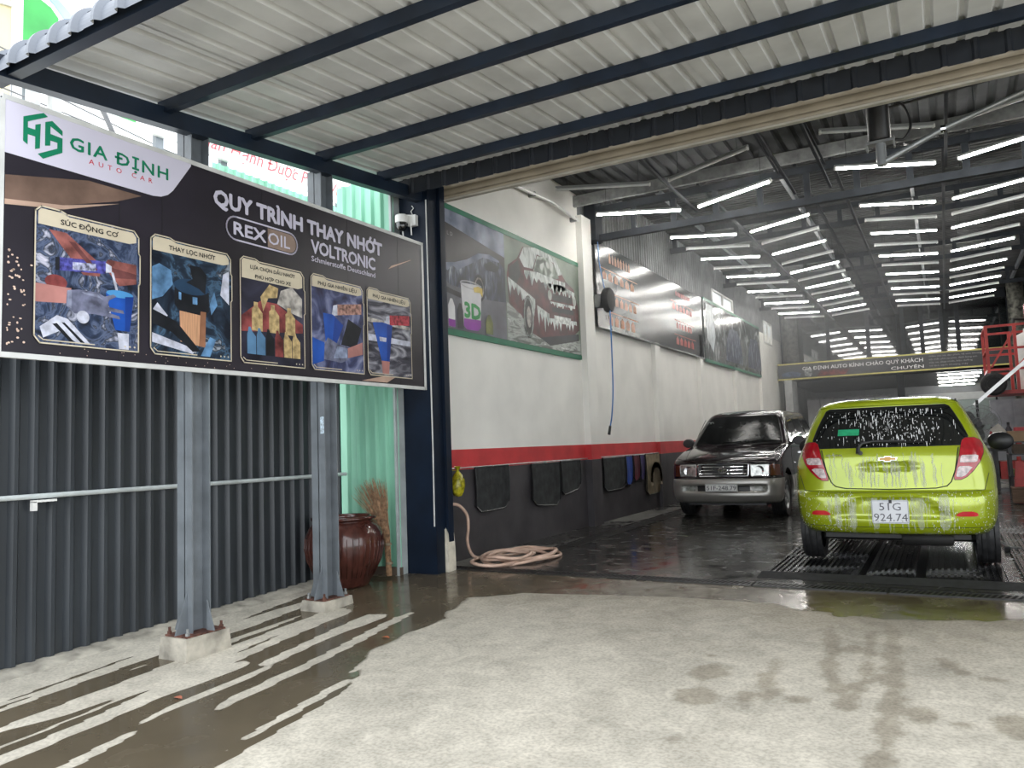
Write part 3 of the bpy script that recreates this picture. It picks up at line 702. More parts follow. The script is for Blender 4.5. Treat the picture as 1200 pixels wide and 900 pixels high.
ENG = M_photo('print_engine', [(.30,(.012,.014,.022)), (.44,(.03,.045,.09)), (.52,(.10,.13,.22)), (.58,(.03,.035,.05)), (.66,(.32,.34,.44)), (.74,(.62,.60,.70))], 7, 2.2)
ENGD = M_photo('print_dark_engine', [(.36,(.008,.011,.02)), (.50,(.02,.035,.06)), (.57,(.06,.12,.20)), (.64,(.02,.022,.03)), (.74,(.40,.46,.55))], 5.5, 1.6)
CREAM = M('print_cream', (.62,.55,.42), .4, var=.05); INK = M('print_ink', (.02,.02,.025), .4)
PINK = M('print_pink', (.27,.095,.085), .4, var=.35, scale=12); SKIN = M('print_skin', (.46,.21,.19), .4, var=.15); GLOVE = M('print_glove', (.15,.16,.24), .4, var=.35, scale=16)
BLUD = M('print_blue_shade', (.012,.05,.27), .4, var=.15, scale=6); GLOVL = M('print_glove_edge', (.24,.26,.36), .4, var=.3, scale=16); PKD = M('print_pink_shade', (.14,.05,.05), .4, var=.3, scale=12); BLU = M('print_blue', (.015,.085,.42), .4, var=.18, scale=6); CAN = M('print_can', (.09,.09,.38), .4, var=.5, scale=30); CLEAR = M('print_clear', (.55,.57,.68), .4, var=.2, scale=20)
ORG = M('print_filter', (.60,.33,.19), .4, var=.25, scale=3, stretch=(1,60,1)); GOLD = M('print_gold', (.50,.37,.18), .4, var=.3, scale=25); REDG = M('print_red_glow', (.30,.07,.07), .4, var=.5, scale=6)
SILV = M('print_silver', (.48,.45,.42), .4, var=.4, scale=14); BLKP = M('print_black', (.013,.015,.02), .4, var=.3); SKYB = M('print_sky_blue', (.13,.28,.50), .4, var=.4, scale=8)
CW, CH, V0 = .635, .765, 1.872
def card(u0, lines, base, shapes):
    fx = lambda u, v: (u0+u*CW, V0+v*CH)
    ol = [fx(0,.05),fx(.05,0),fx(1,0),fx(1,.55),fx(1.015,.57),fx(1.015,.80),fx(1,.82),fx(1,.95),fx(.95,1),fx(.28,1),fx(.22,1.02),fx(.05,1.02),fx(0,.98)]
    p = patch(MB(), ol, fB(1)).build('picture_card', base, bb)
    outline_strip(MB(), ol, .008, fB(4)).build('card_outline', CREAM, p)
    hb = .10*len(lines) if len(lines) == 1 else .17
    patch(MB(), [fx(.025,.985-hb),fx(.9,.985-hb),fx(.975,.985-hb+.02),fx(.975,.95),fx(.94,.985),fx(.30,.985),fx(.24,1.005),fx(.05,1.005),fx(.025,.98)], fB(2.6)).build('card_header', CREAM, p)
    n = len(lines)
    for i, (s, wd) in enumerate(lines):
        lettering('lettering', s, INK, p, fB(3.4), u0+CW*(.5-wd/2), V0+CH*(.985-hb*(i+1)/n+.028 - (.01 if n > 1 else -.002)), CW*wd, .031 if n == 1 else .028, .022)
    for i, (nm, mt, poly) in enumerate(shapes):
        patch(MB(), [fx(*q) for q in poly], fB(1.35+.05*i)).build(nm, mt, p)
    m = MB()
    for i in range(3): patch(m, ell(*fx(.86+.05*i,.035), .006, .006, 8), fB(3.4))
    outline_strip(m, [fx(.04,.05),fx(.08,.025),fx(.55,.025)], .006, fB(3.4), closed=False)
    m.build('card_dots', CREAM, p)
    return p
def funnel(a, b, c, d, vt, vb): return [(a,vt),((a+b)/2,vt+.02),(b,vt),(d,vb),(c,vb)]
card(2.392, [('SÚC ĐỘNG CƠ', .55)], ENG, [
    ('printed_engine_cover', PINK, [(.12,.86),(.28,.86),(.62,.66),(.60,.57),(.44,.56)]), ('printed_engine_cover', PINK, [(.68,.72),(.98,.72),(.98,.56),(.80,.52),(.64,.66)]),
    ('printed_spray_can', CAN, [(.18,.56),(.66,.60),(.66,.70),(.18,.66)]), ('printed_nozzle', CLEAR, [(.66,.61),(.72,.62),(.72,.67),(.66,.69)]),
    ('printed_cover_shade', PKD, [(.30,.80),(.36,.80),(.58,.62),(.54,.60)]), ('printed_cover_shade', PKD, [(.72,.66),(.98,.64),(.98,.60),(.76,.58)]), ('printed_can_band', M('print_can_band', (.42,.44,.62), .4, var=.5, scale=40), [(.34,.585),(.56,.605),(.56,.665),(.34,.645)]), ('printed_can_band', BLKP, [(.18,.56),(.22,.564),(.22,.664),(.18,.66)]), ('printed_oil_stream', CLEAR, [(.71,.63),(.74,.62),(.80,.44),(.78,.43)]), ('printed_pipe', REDG, ell(.19,.47,.10,.055)),
    ('printed_arm', SKIN, [(0,.30),(.30,.32),(.33,.44),(0,.44)]), ('printed_funnel', BLU, funnel(.66,.95,.76,.91,.45,.16)), ('printed_funnel_mouth', M('print_light_blue', (.08,.30,.62), .4), ell(.805,.455,.14,.03)),
    ('printed_funnel_shade', BLUD, [(.86,.44),(.95,.45),(.91,.16),(.86,.16)]), ('printed_glove', GLOVE, [(.28,.30),(.36,.25),(.60,.27),(.70,.31),(.68,.36),(.70,.40),(.58,.44),(.40,.44),(.29,.42)]), ('printed_finger', GLOVE, [(.60,.40),(.74,.445),(.77,.43),(.64,.365)]), ('printed_finger', GLOVE, [(.62,.345),(.84,.325),(.85,.30),(.62,.305)]), ('printed_finger', GLOVE, [(.58,.31),(.80,.275),(.81,.25),(.56,.265)]), ('printed_glove_edge', GLOVL, [(.29,.30),(.33,.285),(.335,.43),(.295,.42)]), ('printed_glove_edge', GLOVL, [(.42,.425),(.58,.425),(.64,.385),(.60,.40),(.46,.41)]), ('printed_hose', CLEAR, [(.78,.14),(.90,.14),(.90,.01),(.80,.01)]),
    ('printed_coil', CLEAR, [(.05,.12),(.20,.22),(.30,.20),(.52,.02),(.40,.02),(.22,.10),(.08,.04)]), ('printed_coil_gap', BLKP, [(.16,.15),(.20,.16),(.36,.03),(.32,.03)]), ('printed_coil_gap', BLKP, [(.24,.17),(.27,.17),(.46,.03),(.42,.03)]), ('printed_knob', CLEAR, ell(.44,.23,.06,.05))])
card(3.112, [('THAY LỌC NHỚT', .58)], ENGD, [
    ('printed_light_patch', SKYB, [(.02,.46),(.14,.50),(.26,.62),(.24,.74),(.10,.78),(.02,.74)]), ('printed_light_patch', SKYB, [(.74,.40),(.82,.50),(.78,.62),(.72,.5)]), ('printed_light_patch', CLEAR, [(.03,.38),(.16,.30),(.20,.34),(.08,.44)]), ('printed_light_patch', CLEAR, [(.86,.60),(.98,.52),(.98,.84),(.90,.80)]),
    ('printed_filter', ORG, [(.35,.13),(.66,.10),(.67,.42),(.34,.44)]), ('printed_filter_cap', BLKP, [(.28,.45),(.34,.40),(.66,.38),(.71,.43),(.71,.60),(.28,.64)]), ('printed_filter_shade', M('print_filter_shade', (.30,.14,.08), .4, var=.2), [(.58,.11),(.66,.10),(.67,.42),(.60,.42)]), ('printed_cap_ridge', SKYB, [(.33,.50),(.36,.495),(.36,.56),(.33,.565)]), ('printed_cap_ridge', SKYB, [(.50,.475),(.56,.475),(.56,.54),(.50,.54)]), ('printed_filter_rim', M('print_cap_blue', (.02,.05,.10), .4), ell(.49,.625,.22,.07)),
    ('printed_filter_top', BLKP, [(.42,.66),(.50,.70),(.46,.82),(.60,.82),(.68,.76),(.66,.58),(.58,.62)]), ('printed_hose', SKYB, [(.60,.02),(.72,.20),(.80,.18),(.72,.02)]), ('printed_hose', CLEAR, [(.02,.10),(.50,.03),(.55,.07),(.02,.18)]), ('printed_hose', BLKP, [(.02,.38),(.30,.30),(.60,.06),(.50,.05),(.25,.20),(.02,.26)])])
bots = []
for i, mt in enumerate((GOLD, GOLD, GOLD)):
    u = .17+.26*i; bots += [('printed_bottle', mt, [(u,.32),(u+.16,.32),(u+.16,.50),(u+.09,.56),(u+.09,.60),(u+.03,.60),(u+.03,.55),(u,.53)])]
for i, mt in enumerate((M('print_steel_blue', (.10,.22,.38), .4, var=.2), MATS['print_steel_blue'], BLKP, REDG, GOLD, GOLD)):
    u = .10+.14*i; bots += [('printed_bottle', mt, [(u,.09),(u+.13,.09),(u+.13,.26),(u+.07,.31),(u+.05,.35),(u+.02,.35),(u+.01,.30),(u,.28)])]
card(3.832, [('LỰA CHỌN DẦU NHỚT', .70), ('PHÙ HỢP CHO XE', .56)], M_photo('print_night', [(.3,(.010,.010,.016)),(.6,(.035,.035,.06)),(.8,(.10,.10,.16))], 3), [
    ('printed_red_glow', REDG, [(.02,.45),(.30,.62),(.55,.62),(.98,.45),(.98,.36),(.02,.30)]), ('printed_headlight', SILV, [(.56,.62),(.62,.76),(.80,.82),(.97,.72),(.97,.52),(.80,.55)]), ('printed_oil_can', GOLD, [(.30,.66),(.44,.80),(.58,.78),(.56,.68),(.42,.66),(.34,.52)])] + bots)
card(4.545, [('PHỤ GIA NHIÊN LIỆU', .74)], M_photo('print_bay_blue', [(.32,(.02,.02,.05)),(.48,(.05,.06,.14)),(.6,(.16,.18,.32)),(.75,(.35,.36,.5))], 5, 1.2), [
    ('printed_battery', BLKP, [(.55,.30),(.85,.28),(.97,.52),(.70,.60)]), ('printed_spray_can', M('print_copper_can', (.40,.22,.18), .4, var=.5, scale=30), [(.48,.62),(.97,.68),(.97,.80),(.48,.74)]), ('printed_nozzle', CLEAR, [(.38,.60),(.49,.62),(.49,.74),(.41,.72)]),
    ('printed_funnel', BLU, [(.22,.62),(.40,.62),(.60,.52),(.45,.28),(.26,.30)]), ('printed_funnel_shade', BLUD, [(.44,.60),(.60,.52),(.45,.28),(.38,.29)]), ('printed_glove', GLOVE, [(.22,.12),(.55,.10),(.68,.14),(.70,.28),(.50,.30),(.30,.36),(.22,.26)]), ('printed_glove_light', M('print_glove_light', (.28,.33,.48), .4, var=.3, scale=16), [(.40,.14),(.66,.16),(.68,.27),(.48,.28)]), ('printed_arm', SKIN, [(.68,.16),(.98,.22),(.98,.36),(.68,.27)]), ('printed_sleeve', BLU, [(.02,.05),(.22,.10),(.24,.30),(.02,.34)])])
card(5.235, [('PHỤ GIA NHIÊN LIỆU', .74)], M_photo('print_bay_grey', [(.32,(.02,.02,.03)),(.48,(.06,.06,.08)),(.6,(.22,.22,.26)),(.75,(.5,.5,.55))], 6, 1.6, stretch=(1,.5,1.6)), [
    ('printed_bar', SILV, [(.02,.62),(.98,.60),(.98,.64),(.02,.67)]), ('printed_bar', CLEAR, [(.02,.40),(.98,.40),(.98,.46),(.02,.48)]), ('printed_spray_can', M('print_red_can', (.42,.04,.06), .4, var=.5, scale=30), [(.50,.62),(.97,.66),(.97,.78),(.50,.74)]), ('printed_nozzle', CLEAR, [(.40,.62),(.50,.63),(.50,.73),(.43,.72)]),
    ('printed_oil_stream', CLEAR, [(.38,.66),(.43,.66),(.42,.52),(.38,.52)]), ('printed_funnel', BLU, funnel(.12,.56,.30,.48,.62,.18)), ('printed_funnel_shade', BLUD, [(.44,.62),(.56,.62),(.48,.18),(.42,.18)]), ('printed_funnel_label', CLEAR, [(.26,.46),(.42,.46),(.41,.41),(.27,.41)]), ('printed_stem', SKIN, [(.30,.18),(.48,.18),(.46,.02),(.32,.02)])])

# ------------------------------------------------------------------ wall prints in the bay
def wall_panel(name, u0, u1, v0, v1, lab, base, edge=True, x=WX):
    t = thing(name, (x, u0, v0), lab, 'poster')
    MB().box((x, u0, v0), (x+.03, u1, v1)).build('panel', base, t)
    if edge:
        g = M('poster_green_edge', (.01,.16,.085), .4, var=.1)
        MB().box((x-.0, u0, v1-.05), (x+.036, u1, v1+.01)).build('edge_strip', g, t); MB().box((x, u0, v0-.01), (x+.036, u1, v0+.055)).build('edge_strip', g, t)
    return t
fW = lambda k: (lambda u, v, d: (WX+.0305+.0015*k, u, v))
p1 = wall_panel('foam_wash_poster', 6.55, 10.33, 2.44, 3.87, 'glossy poster of foam covered cars beside the navy pier', M('poster_brown', (.045,.038,.042), .32, var=.3, scale=1.4))
patch(MB(), [(6.56,2.50),(8.12,2.50),(8.12,2.98),(6.56,3.02)], fW(1)).build('printed_ground', M('poster_grey', (.13,.13,.155), .32, var=.2, scale=4), p1)
patch(MB(), [(6.56,3.86),(8.12,3.86),(8.12,3.52),(6.56,3.70)], fW(1)).build('printed_sky', M('poster_sky', (.14,.18,.30), .32, var=.35, scale=3, col2=(.34,.38,.50)), p1)
lettering('lettering', 'GOLD', M('poster_grey_ink', (.30,.29,.30), .4), p1, fW(2), 6.70, 3.535, .27, .045, .0, spacing=1.8)
FOAMD = M_photo('poster_foam_dark', [(.38,(.015,.018,.028)),(.52,(.05,.06,.10)),(.62,(.16,.19,.25)),(.74,(.45,.48,.52))], 5, 1.0, stretch=(1,2.4,.7), rough=.38, detail=2)
patch(MB(), [(6.72,3.06),(6.74,3.20),(7.0,3.24),(7.25,3.32),(7.5,3.44),(7.75,3.48),(7.98,3.44),(8.12,3.36),(8.12,2.96),(7.75,2.93),(7.5,2.93),(7.15,2.98),(6.9,2.98)], fW(2)).build('printed_dark_car', FOAMD, p1)
patch(MB(), ell(7.50,3.04,.13,.16), fW(3)).build('printed_wheel', BLKP, p1); outline_strip(MB(), ell(7.50,3.04,.09,.115), .02, fW(3.5)).build('printed_wheel_rim', SILV, p1)
patch(MB(), [(6.74,3.20),(7.0,3.25),(7.25,3.33),(7.5,3.45),(7.75,3.485),(7.98,3.45),(7.98,3.43),(7.6,3.42),(7.3,3.28),(7.05,3.17),(6.95,3.21),(6.85,3.13),(6.76,3.16)], fW(3)).build('printed_foam', MATS['poster_sky'], p1)
patch(MB(), [(7.62,3.34),(7.78,3.41),(7.98,3.37),(7.9,3.29),(7.66,3.28)], fW(3)).build('printed_window', BLKP, p1)
patch(MB(), [(7.10,3.04),(7.54,3.07),(7.50,2.57),(7.44,2.53),(7.20,2.52),(7.14,2.56)], fW(4)).build('printed_bucket', M('poster_white', (.66,.66,.68), .3, var=.12, scale=3), p1)
patch(MB(), [(7.15,2.64),(7.51,2.66),(7.50,2.57),(7.44,2.53),(7.20,2.52),(7.14,2.56)], fW(5)).build('printed_bucket_base', M('poster_purple', (.28,.04,.36), .3, var=.1), p1)
outline_strip(MB(), ell(7.32,3.04,.225,.04), .015, fW(5)).build('printed_bucket_rim', M('poster_pale', (.5,.5,.52), .3), p1)
lettering('lettering', '3D', M('poster_logo_green', (.02,.26,.06), .3), p1, fW(5), 7.17, 2.665, .33, .17, .05)
for u, mt, wd, z1 in ((6.84,'poster_white',.13,2.83),(7.62,'poster_olive',.16,2.75),(7.02,'poster_dark',.12,2.8)):
    mt = M(mt, (.16,.18,.05) if mt == 'poster_olive' else (.03,.03,.035), .3, var=.4)
    patch(MB(), [(u,2.52),(u+wd,2.52),(u+wd,z1-.08),(u+wd*.65,z1),(u+wd*.35,z1),(u,z1-.08)], fW(4)).build('printed_bottle', mt, p1)
patch(MB(), [(6.84,2.52),(6.97,2.52),(6.97,2.6),(6.84,2.6)], fW(5)).build('printed_bottle_base', MATS['poster_purple'], p1)
patch(MB(), [(6.70,2.90),(7.10,2.86),(7.10,2.92),(6.95,2.93),(6.70,2.97)], fW(4.5)).build('printed_sprayer', MATS['poster_dark'], p1)
patch(MB(), [(7.36,3.02),(7.46,3.05),(7.56,3.04),(7.56,2.94),(7.50,2.98),(7.38,2.97)], fW(6)).build('printed_cloth', M('poster_yellow', (.62,.46,.08), .3), p1)
patch(MB(), [(8.12,2.50),(10.32,2.50),(10.32,3.86),(8.12,3.86)], fW(1)).build('printed_backdrop', M('poster_sage', (.13,.17,.13), .32, var=.25, scale=1.5, col2=(.26,.32,.25)), p1)
patch(MB(), [(8.14,2.50),(10.31,2.50),(10.31,2.72),(9.3,2.62),(8.6,2.86),(8.14,2.98)], fW(1.6)).build('printed_wet_floor', M_photo('poster_suds', [(.4,(.10,.11,.10)),(.52,(.42,.46,.43)),(.6,(.18,.19,.18)),(.7,(.68,.71,.69))], 3, 1, stretch=(1,1,5), rough=.28), p1)
FOAMW = M_photo('poster_foam_white', [(.34,(.16,.18,.175)),(.46,(.42,.46,.44)),(.6,(.64,.68,.66))], 5, 1.2, stretch=(1,2.2,1), rough=.38, detail=2)
CARRED = M('poster_car_red', (.085,.018,.02), .4, var=.5, scale=5); CARDK = M('poster_car_dark', (.02,.018,.018), .4, var=.4, scale=6)
rr_ = random.Random(5)
def drips(top, n, lo, hi):
    """a foam blanket: outline along the top, ragged runs along the foot"""
    (ua, va), (ub, vb) = top[0], top[-1]; low = []
    for i in range(n*2+1):
        t = 1-i/(n*2); u = ua+(ub-ua)*t; v = va+(vb-va)*t
        low.append((u, v-(rr_.uniform(lo, hi) if i % 2 else rr_.uniform(lo, hi)*.35)))
    return list(top)+low
patch(MB(), [(8.16,3.30),(8.20,3.45),(8.44,3.58),(8.60,3.76),(9.0,3.83),(9.55,3.80),(9.72,3.62),(9.88,3.52),(10.14,3.44),(10.27,3.2),(10.28,2.86),(10.05,2.74),(9.1,2.60),(8.78,2.66),(8.50,2.86),(8.2,2.96)], fW(2)).build('printed_car_body', CARRED, p1)
patch(MB(), [(8.22,3.42),(8.46,3.56),(8.52,3.40),(8.40,3.22),(8.22,3.20)], fW(2.3)).build('printed_side_glass', CARDK, p1)
patch(MB(), [(8.50,3.60),(8.62,3.76),(9.0,3.83),(9.55,3.80),(9.76,3.60),(9.62,3.56),(9.50,3.72),(9.0,3.74),(8.86,3.52),(8.62,3.50)], fW(2.6)).build('printed_foam_roof', FOAMW, p1)
patch(MB(), [(8.88,3.50),(9.0,3.72),(9.3,3.75),(9.52,3.70),(9.66,3.52),(9.3,3.47)], fW(2.8)).build('printed_windscreen', M_photo('poster_glass', [(.40,(.04,.05,.04)),(.52,(.16,.21,.16)),(.62,(.55,.58,.55))], 5, 1, rough=.38, detail=1), p1)
for top, n, lo, hi in (([(8.62,3.46),(9.0,3.50),(9.4,3.49),(9.85,3.50)], 9, .08, .26), ([(9.30,3.40),(9.7,3.44),(10.16,3.40)], 7, .05, .16), ([(8.18,3.30),(8.5,3.22),(8.9,3.12)], 7, .10, .34), ([(8.95,3.05),(9.3,2.98)], 4, .12, .34), ([(9.30,2.92),(10.2,2.98)], 9, .05, .18), ([(9.34,3.16),(10.16,3.20)], 9, .03, .12)):
    patch(MB(), drips(top, n, lo, hi), fW(3.0)).build('printed_foam', FOAMW, p1)
patch(MB(), [(9.42,3.28),(10.06,3.31),(10.06,3.22),(9.42,3.18)], fW(3.2)).build('printed_grille', CARDK, p1)
patch(MB(), [(9.40,3.09),(10.10,3.13),(10.10,3.06),(9.40,3.02)], fW(3.2)).build('printed_grille', CARDK, p1)
patch(MB(), ell(8.70,2.86,.14,.28), fW(3.2)).build('printed_wheel', CARDK, p1); outline_strip(MB(), ell(8.70,2.86,.12,.25), .03, fW(3.4)).build('printed_wheel_foam', FOAMW, p1); patch(MB(), ell(8.71,2.86,.06,.14), fW(3.5)).build('printed_wheel_hub', SILV, p1)
patch(MB(), [(9.0,2.62),(10.25,2.80),(10.25,2.70),(9.3,2.54)], fW(3.6)).build('printed_shadow', BLKP, p1)
for u, v in ((9.34,3.24),(10.14,3.27)): patch(MB(), ell(u, v, .06, .075), fW(3.8)).build('printed_headlamp', M('poster_lamp', (.5,.52,.48), .28, var=.3), p1)
patch(MB(), [(9.45,2.98),(10.0,3.0),(10.0,2.90),(9.45,2.88)], fW(3.8)).build('printed_number_plate', M('poster_plate', (.62,.64,.62), .28, var=.3, scale=20), p1)

p2 = wall_panel('product_poster', 10.95, 16.95, 3.0, 4.36, 'very glossy dark poster with rows of orange products past the hose reel', M('steel_composite', (.04,.042,.044), .19, var=.25, scale=1.2, spec=.22), False, WX+.03)
fP = lambda u, v, d: (WX+.0635, u, v)
ORP = M('poster_orange', (.48,.20,.10), .3, var=.3); RDP = M('poster_red', (.42,.06,.05), .3, var=.3)
for (ua, ub, v, hgt, mt, n, bar) in ((11.5,12.5,4.10,.16,ORP,8,0),(11.2,12.7,3.80,.14,ORP,6,1),(11.3,12.75,3.42,.15,ORP,7,1),(11.4,12.65,3.08,.17,ORP,5,1),(15.05,16.1,4.12,.10,RDP,9,0),(14.8,16.2,3.82,.13,RDP,6,1),(15.0,16.15,3.45,.13,RDP,6,1),(14.95,16.25,3.12,.16,RDP,5,1)):
    s = (ub-ua)/n
    for i in range(n):
        a = ua+i*s; b = a+s*.68
        poly = [(a,v),(b,v),(b,v+hgt*.75),(a+(b-a)*.65,v+hgt*.85),(a+(b-a)*.65,v+hgt),(a+(b-a)*.35,v+hgt),(a+(b-a)*.35,v+hgt*.85),(a,v+hgt*.75)]
        patch(MB(), poly, fP).build('printed_bottle', mt, p2)
    if bar: patch(MB(), [(ua-.1,v+hgt*1.18),(ub+.1,v+hgt*1.18),(ub+.1,v+hgt*1.28),(ua-.1,v+hgt*1.28)], fP).build('printed_shelf_line', mt, p2)
MB().tube([(WX+.07,10.95,2.99),(WX+.07,16.95,2.99)], .012, 6).build('edge_rail', GALV, p2)
p3 = wall_panel('foamed_cars_poster', 17.1, 23.1, 2.95, 4.40, 'dim poster of foamed cars with green edge below the strip window', M_photo('poster_far_foam', [(.38,(.05,.055,.055)),(.55,(.11,.12,.12)),(.65,(.40,.42,.42)),(.75,(.5,.52,.52))], 1.6, 2.2, stretch=(1,1.4,1), rough=.2), True, WX+.03)
patch(MB(), [(17.3,4.3),(17.9,4.3),(18.05,3.6),(17.8,3.2),(17.3,3.5)], lambda u, v, d: (WX+.063, u, v)).build('printed_foam', M('poster_foam', (.5,.55,.57), .3, var=.2), p3)
for u in (19.0, 21.4):
    patch(MB(), [(u,3.12),(u+.1,3.6),(u+.5,3.95),(u+1.3,3.98),(u+1.7,3.6),(u+1.75,3.12)], lambda uu, v, d: (WX+.0625, uu, v)).build('printed_car', FOAMD, p3)
# ------------------------------------------------------------------ drains
GRATE = M('drain_grate', (.03,.03,.031), .4, metal=.4, var=.3, scale=20)
dr = thing('slot_drain', (0, 6.55, 0), 'long dark slotted drain across the mouth of the bay', 'drain', kind='structure')
def grate(length, width, mat):
    m = MB().box((0,-width/2,-.004),(length,-width/2+.015,.006)).box((0,width/2-.015,-.004),(length,width/2,.006)).box((0,-width/2,-.004),(.015,width/2,.006)).box((length-.015,-width/2,-.004),(length,width/2,.006))
    n = int(length/.04)
    for i in range(1, n):
        x = i*length/n; m.add([(x-.009+.02,width/2-.012,.005),(x+.009+.02,width/2-.012,.005),(x+.009-.02,-width/2+.012,.005),(x-.009-.02,-width/2+.012,.005)], [(0,1,2,3)])
    return m.mesh('grate', mat, fixn=False)
gm = grate(.98, .17, GRATE)
MB().box((-4.45, 6.47, -.02), (4.6, 6.63, .0015)).build('channel', M('drain_void', (.004,.004,.004), .9), dr)
for i in range(9): piece('grate', gm, dr, (-4.45+i*1.0, 0, .001))
dr2 = thing('side_drain', (-3.95, 7.4, 0), 'dark grated drain along the foot of the white wall', 'drain', kind='structure')
MB().box((-4.06, 7.3, -.02), (-3.84, 17.4, .0015)).build('channel', MATS['drain_void'], dr2)
gm2 = grate(.98, .22, GRATE)
for i in range(10): piece('grate', gm2, dr2, (0, -.1+i*1.0, .001), (0,0,PI/2))

# ------------------------------------------------------------------ wash platform under the green car
pf = thing('wash_platform', (-.4, 8, 0), 'low black ribbed wash platform wet with foam under the green car', 'platform')
PLAT = M_photo('wet_black_plate', [(.40,(.010,.010,.011)),(.50,(.03,.03,.032)),(.58,(.15,.15,.155)),(.70,(.36,.37,.38))], 1.3, 1.2, rough=.25)
for i, (a, b) in enumerate(((-1.45,-.72),(-.66,-.30),(-.22,.40),(.46,1.2))):
    m = MB().box((a,6.95,.002),(b,11.4,.03))
    pl = m.build('plate', PLAT, pf)
    m = MB(); n = int((b-a)/.045)
    for j in range(n): x = a+.02+j*.045; m.box((x,6.98,.03),(x+.018,11.38,.042))
    m.build('ribs', PLAT, pl)
m = MB().add([(-1.50,6.84,.002),(1.22,6.84,.002),(1.22,6.95,.045),(-1.47,6.95,.045),(-1.50,6.86,.002),(1.22,6.97,.002),(-1.47,6.97,.002)], [(0,1,2,3),(3,2,5,6)])
m.build('front_lip', RUBBER, pf)
MB().box((-.72,6.97,.002),(-.66,11.4,.012)).box((-.30,6.97,.002),(-.22,11.4,.012)).build('joint', BLACK, pf)

# ------------------------------------------------------------------ jar and broom
jx, jy = -4.97, 5.56; jz = gz(jy)
jar = thing('glazed_jar', (jx, jy, jz), 'big red brown glazed water jar behind the second grey post', 'jar')
GLZ = M('brown_glaze', (.075,.024,.018), .2, var=.28, scale=3, stretch=(6,6,1), coat=.4)
prof = [(0,.0),(.21,.0),(.225,.02),(.27,.10),(.335,.24),(.362,.36),(.355,.46),(.32,.545),(.275,.59),(.262,.60),(.268,.61),(.30,.615),(.305,.635),(.285,.645),(.255,.64),(.25,.60),(.28,.55),(.31,.46),(.3,.3),(.2,.05),(0,.04)]
MB().lathe([(r, z+jz) for r, z in prof[:10]+prof[13:]], (jx,jy,0), 40).build('body', GLZ, jar, smooth='all')
MB().lathe([(r, z+jz) for r, z in prof[9:14]], (jx,jy,0), 40).build('rim', GLZ, jar, smooth='all')
m = MB()
for i in range(40):
    a = 2*PI*i/40; pts = []
    for r, z in prof[3:7]: pts.append((jx+(r+.002)*math.cos(a), jy+(r+.002)*math.sin(a), jz+z))
    m.tube(pts, [.003,.005,.005,.003], 5)
m.build('fluting', GLZ, jar, smooth='all')
br = thing('coconut_broom', (-4.76, 5.95, gz(5.95)), 'straw coconut broom standing bristles up behind the jar', 'broom')
STRAW = M('straw', (.34,.20,.11), .8, var=.4, scale=30)
m = MB(); r = random.Random(3); base = Vector((-4.76, 5.95, .10)); neck = Vector((-4.80, 5.97, .42))
for i in range(170):
    fan = r.triangular(-1, 1, .35); tip = Vector((-5.0+.24*fan, 5.96+r.uniform(-.05,.06), .90-.05*abs(fan)-.10*max(0,-fan)+r.uniform(-.07,.06)))
    n0 = neck + Vector((r.uniform(-.03,.03), r.uniform(-.02,.02), 0)); mid = n0.lerp(tip, .5) + Vector((.02*fan, 0, .02))
    m.tube([n0-Vector((0,0,.1)), n0, mid, tip], [.003,.003,.0026,.0012], 4)
o = m.build('bristles', STRAW, br); o['kind'] = 'stuff'
m = MB()
for i in range(28):
    a = 2*PI*i/28; rr = .022*(.4+.6*((i*7) % 5)/4)
    m.tube([base+Vector((rr*math.cos(a), rr*math.sin(a), -.10)), base.lerp(neck,.5)+Vector((rr*1.1*math.cos(a), rr*1.1*math.sin(a), 0)), neck+Vector((rr*1.2*math.cos(a), rr*1.2*math.sin(a), .02))], .005, 5)
m.build('handle', STRAW, br)
for z in (.12,.3): MB().lathe([(.031,z-.012),(.034,z),(.031,z+.012)], (-4.77+(z<.2)*.01,5.957,0), 14).build('binding', M('binding_cord', (.30,.24,.16), .7), br)

# ------------------------------------------------------------------ camera on the pier
cx, cyy, cz = -4.60, 6.20, 3.50
cc = thing('security_camera', (cx, cyy, cz), 'white dome security camera on the navy pier above the billboard', 'camera')
MB().box((cx+.02,cyy-.05,cz-.05),(cx+.11,cyy,cz+.06)).build('wall_bracket', WHITE, cc)
m = MB().lathe([(0,.055),(.05,.053),(.062,.045),(.066,.03),(.066,-.02),(.062,-.03),(0,-.03)], (cx-.02,cyy-.10,cz+.01), 24); m.build('body', WHITE, cc, smooth=True)
MB().bar((cx-.02,cyy-.1,cz+.05),(cx+.06,cyy-.03,cz+.05),.05,.02).build('arm', WHITE, cc)
m = MB().lathe([(.056,0),(.056,-.03),(.048,-.062),(.030,-.08),(0,-.086)], (cx-.02,cyy-.10,cz-.02), 24); m.build('dome', M('black_dome', (.006,.006,.007), .08, coat=1), cc, smooth=True)
for dx in (-.035, .07): MB().tube([(cx+dx,cyy-.07,cz-.02),(cx+dx+.012,cyy-.075,cz-.155)], .007, 8).build('antenna', WHITE, cc)
MB().tube([(cx+.06,cyy-.02,cz+.06),(cx+.04,cyy-.02,cz+.11),(cx+.065,cyy-.01,cz+.14),(cx+.04,cyy-.005,cz+.17)], .005, 6).build('lead', WHITE, cc)

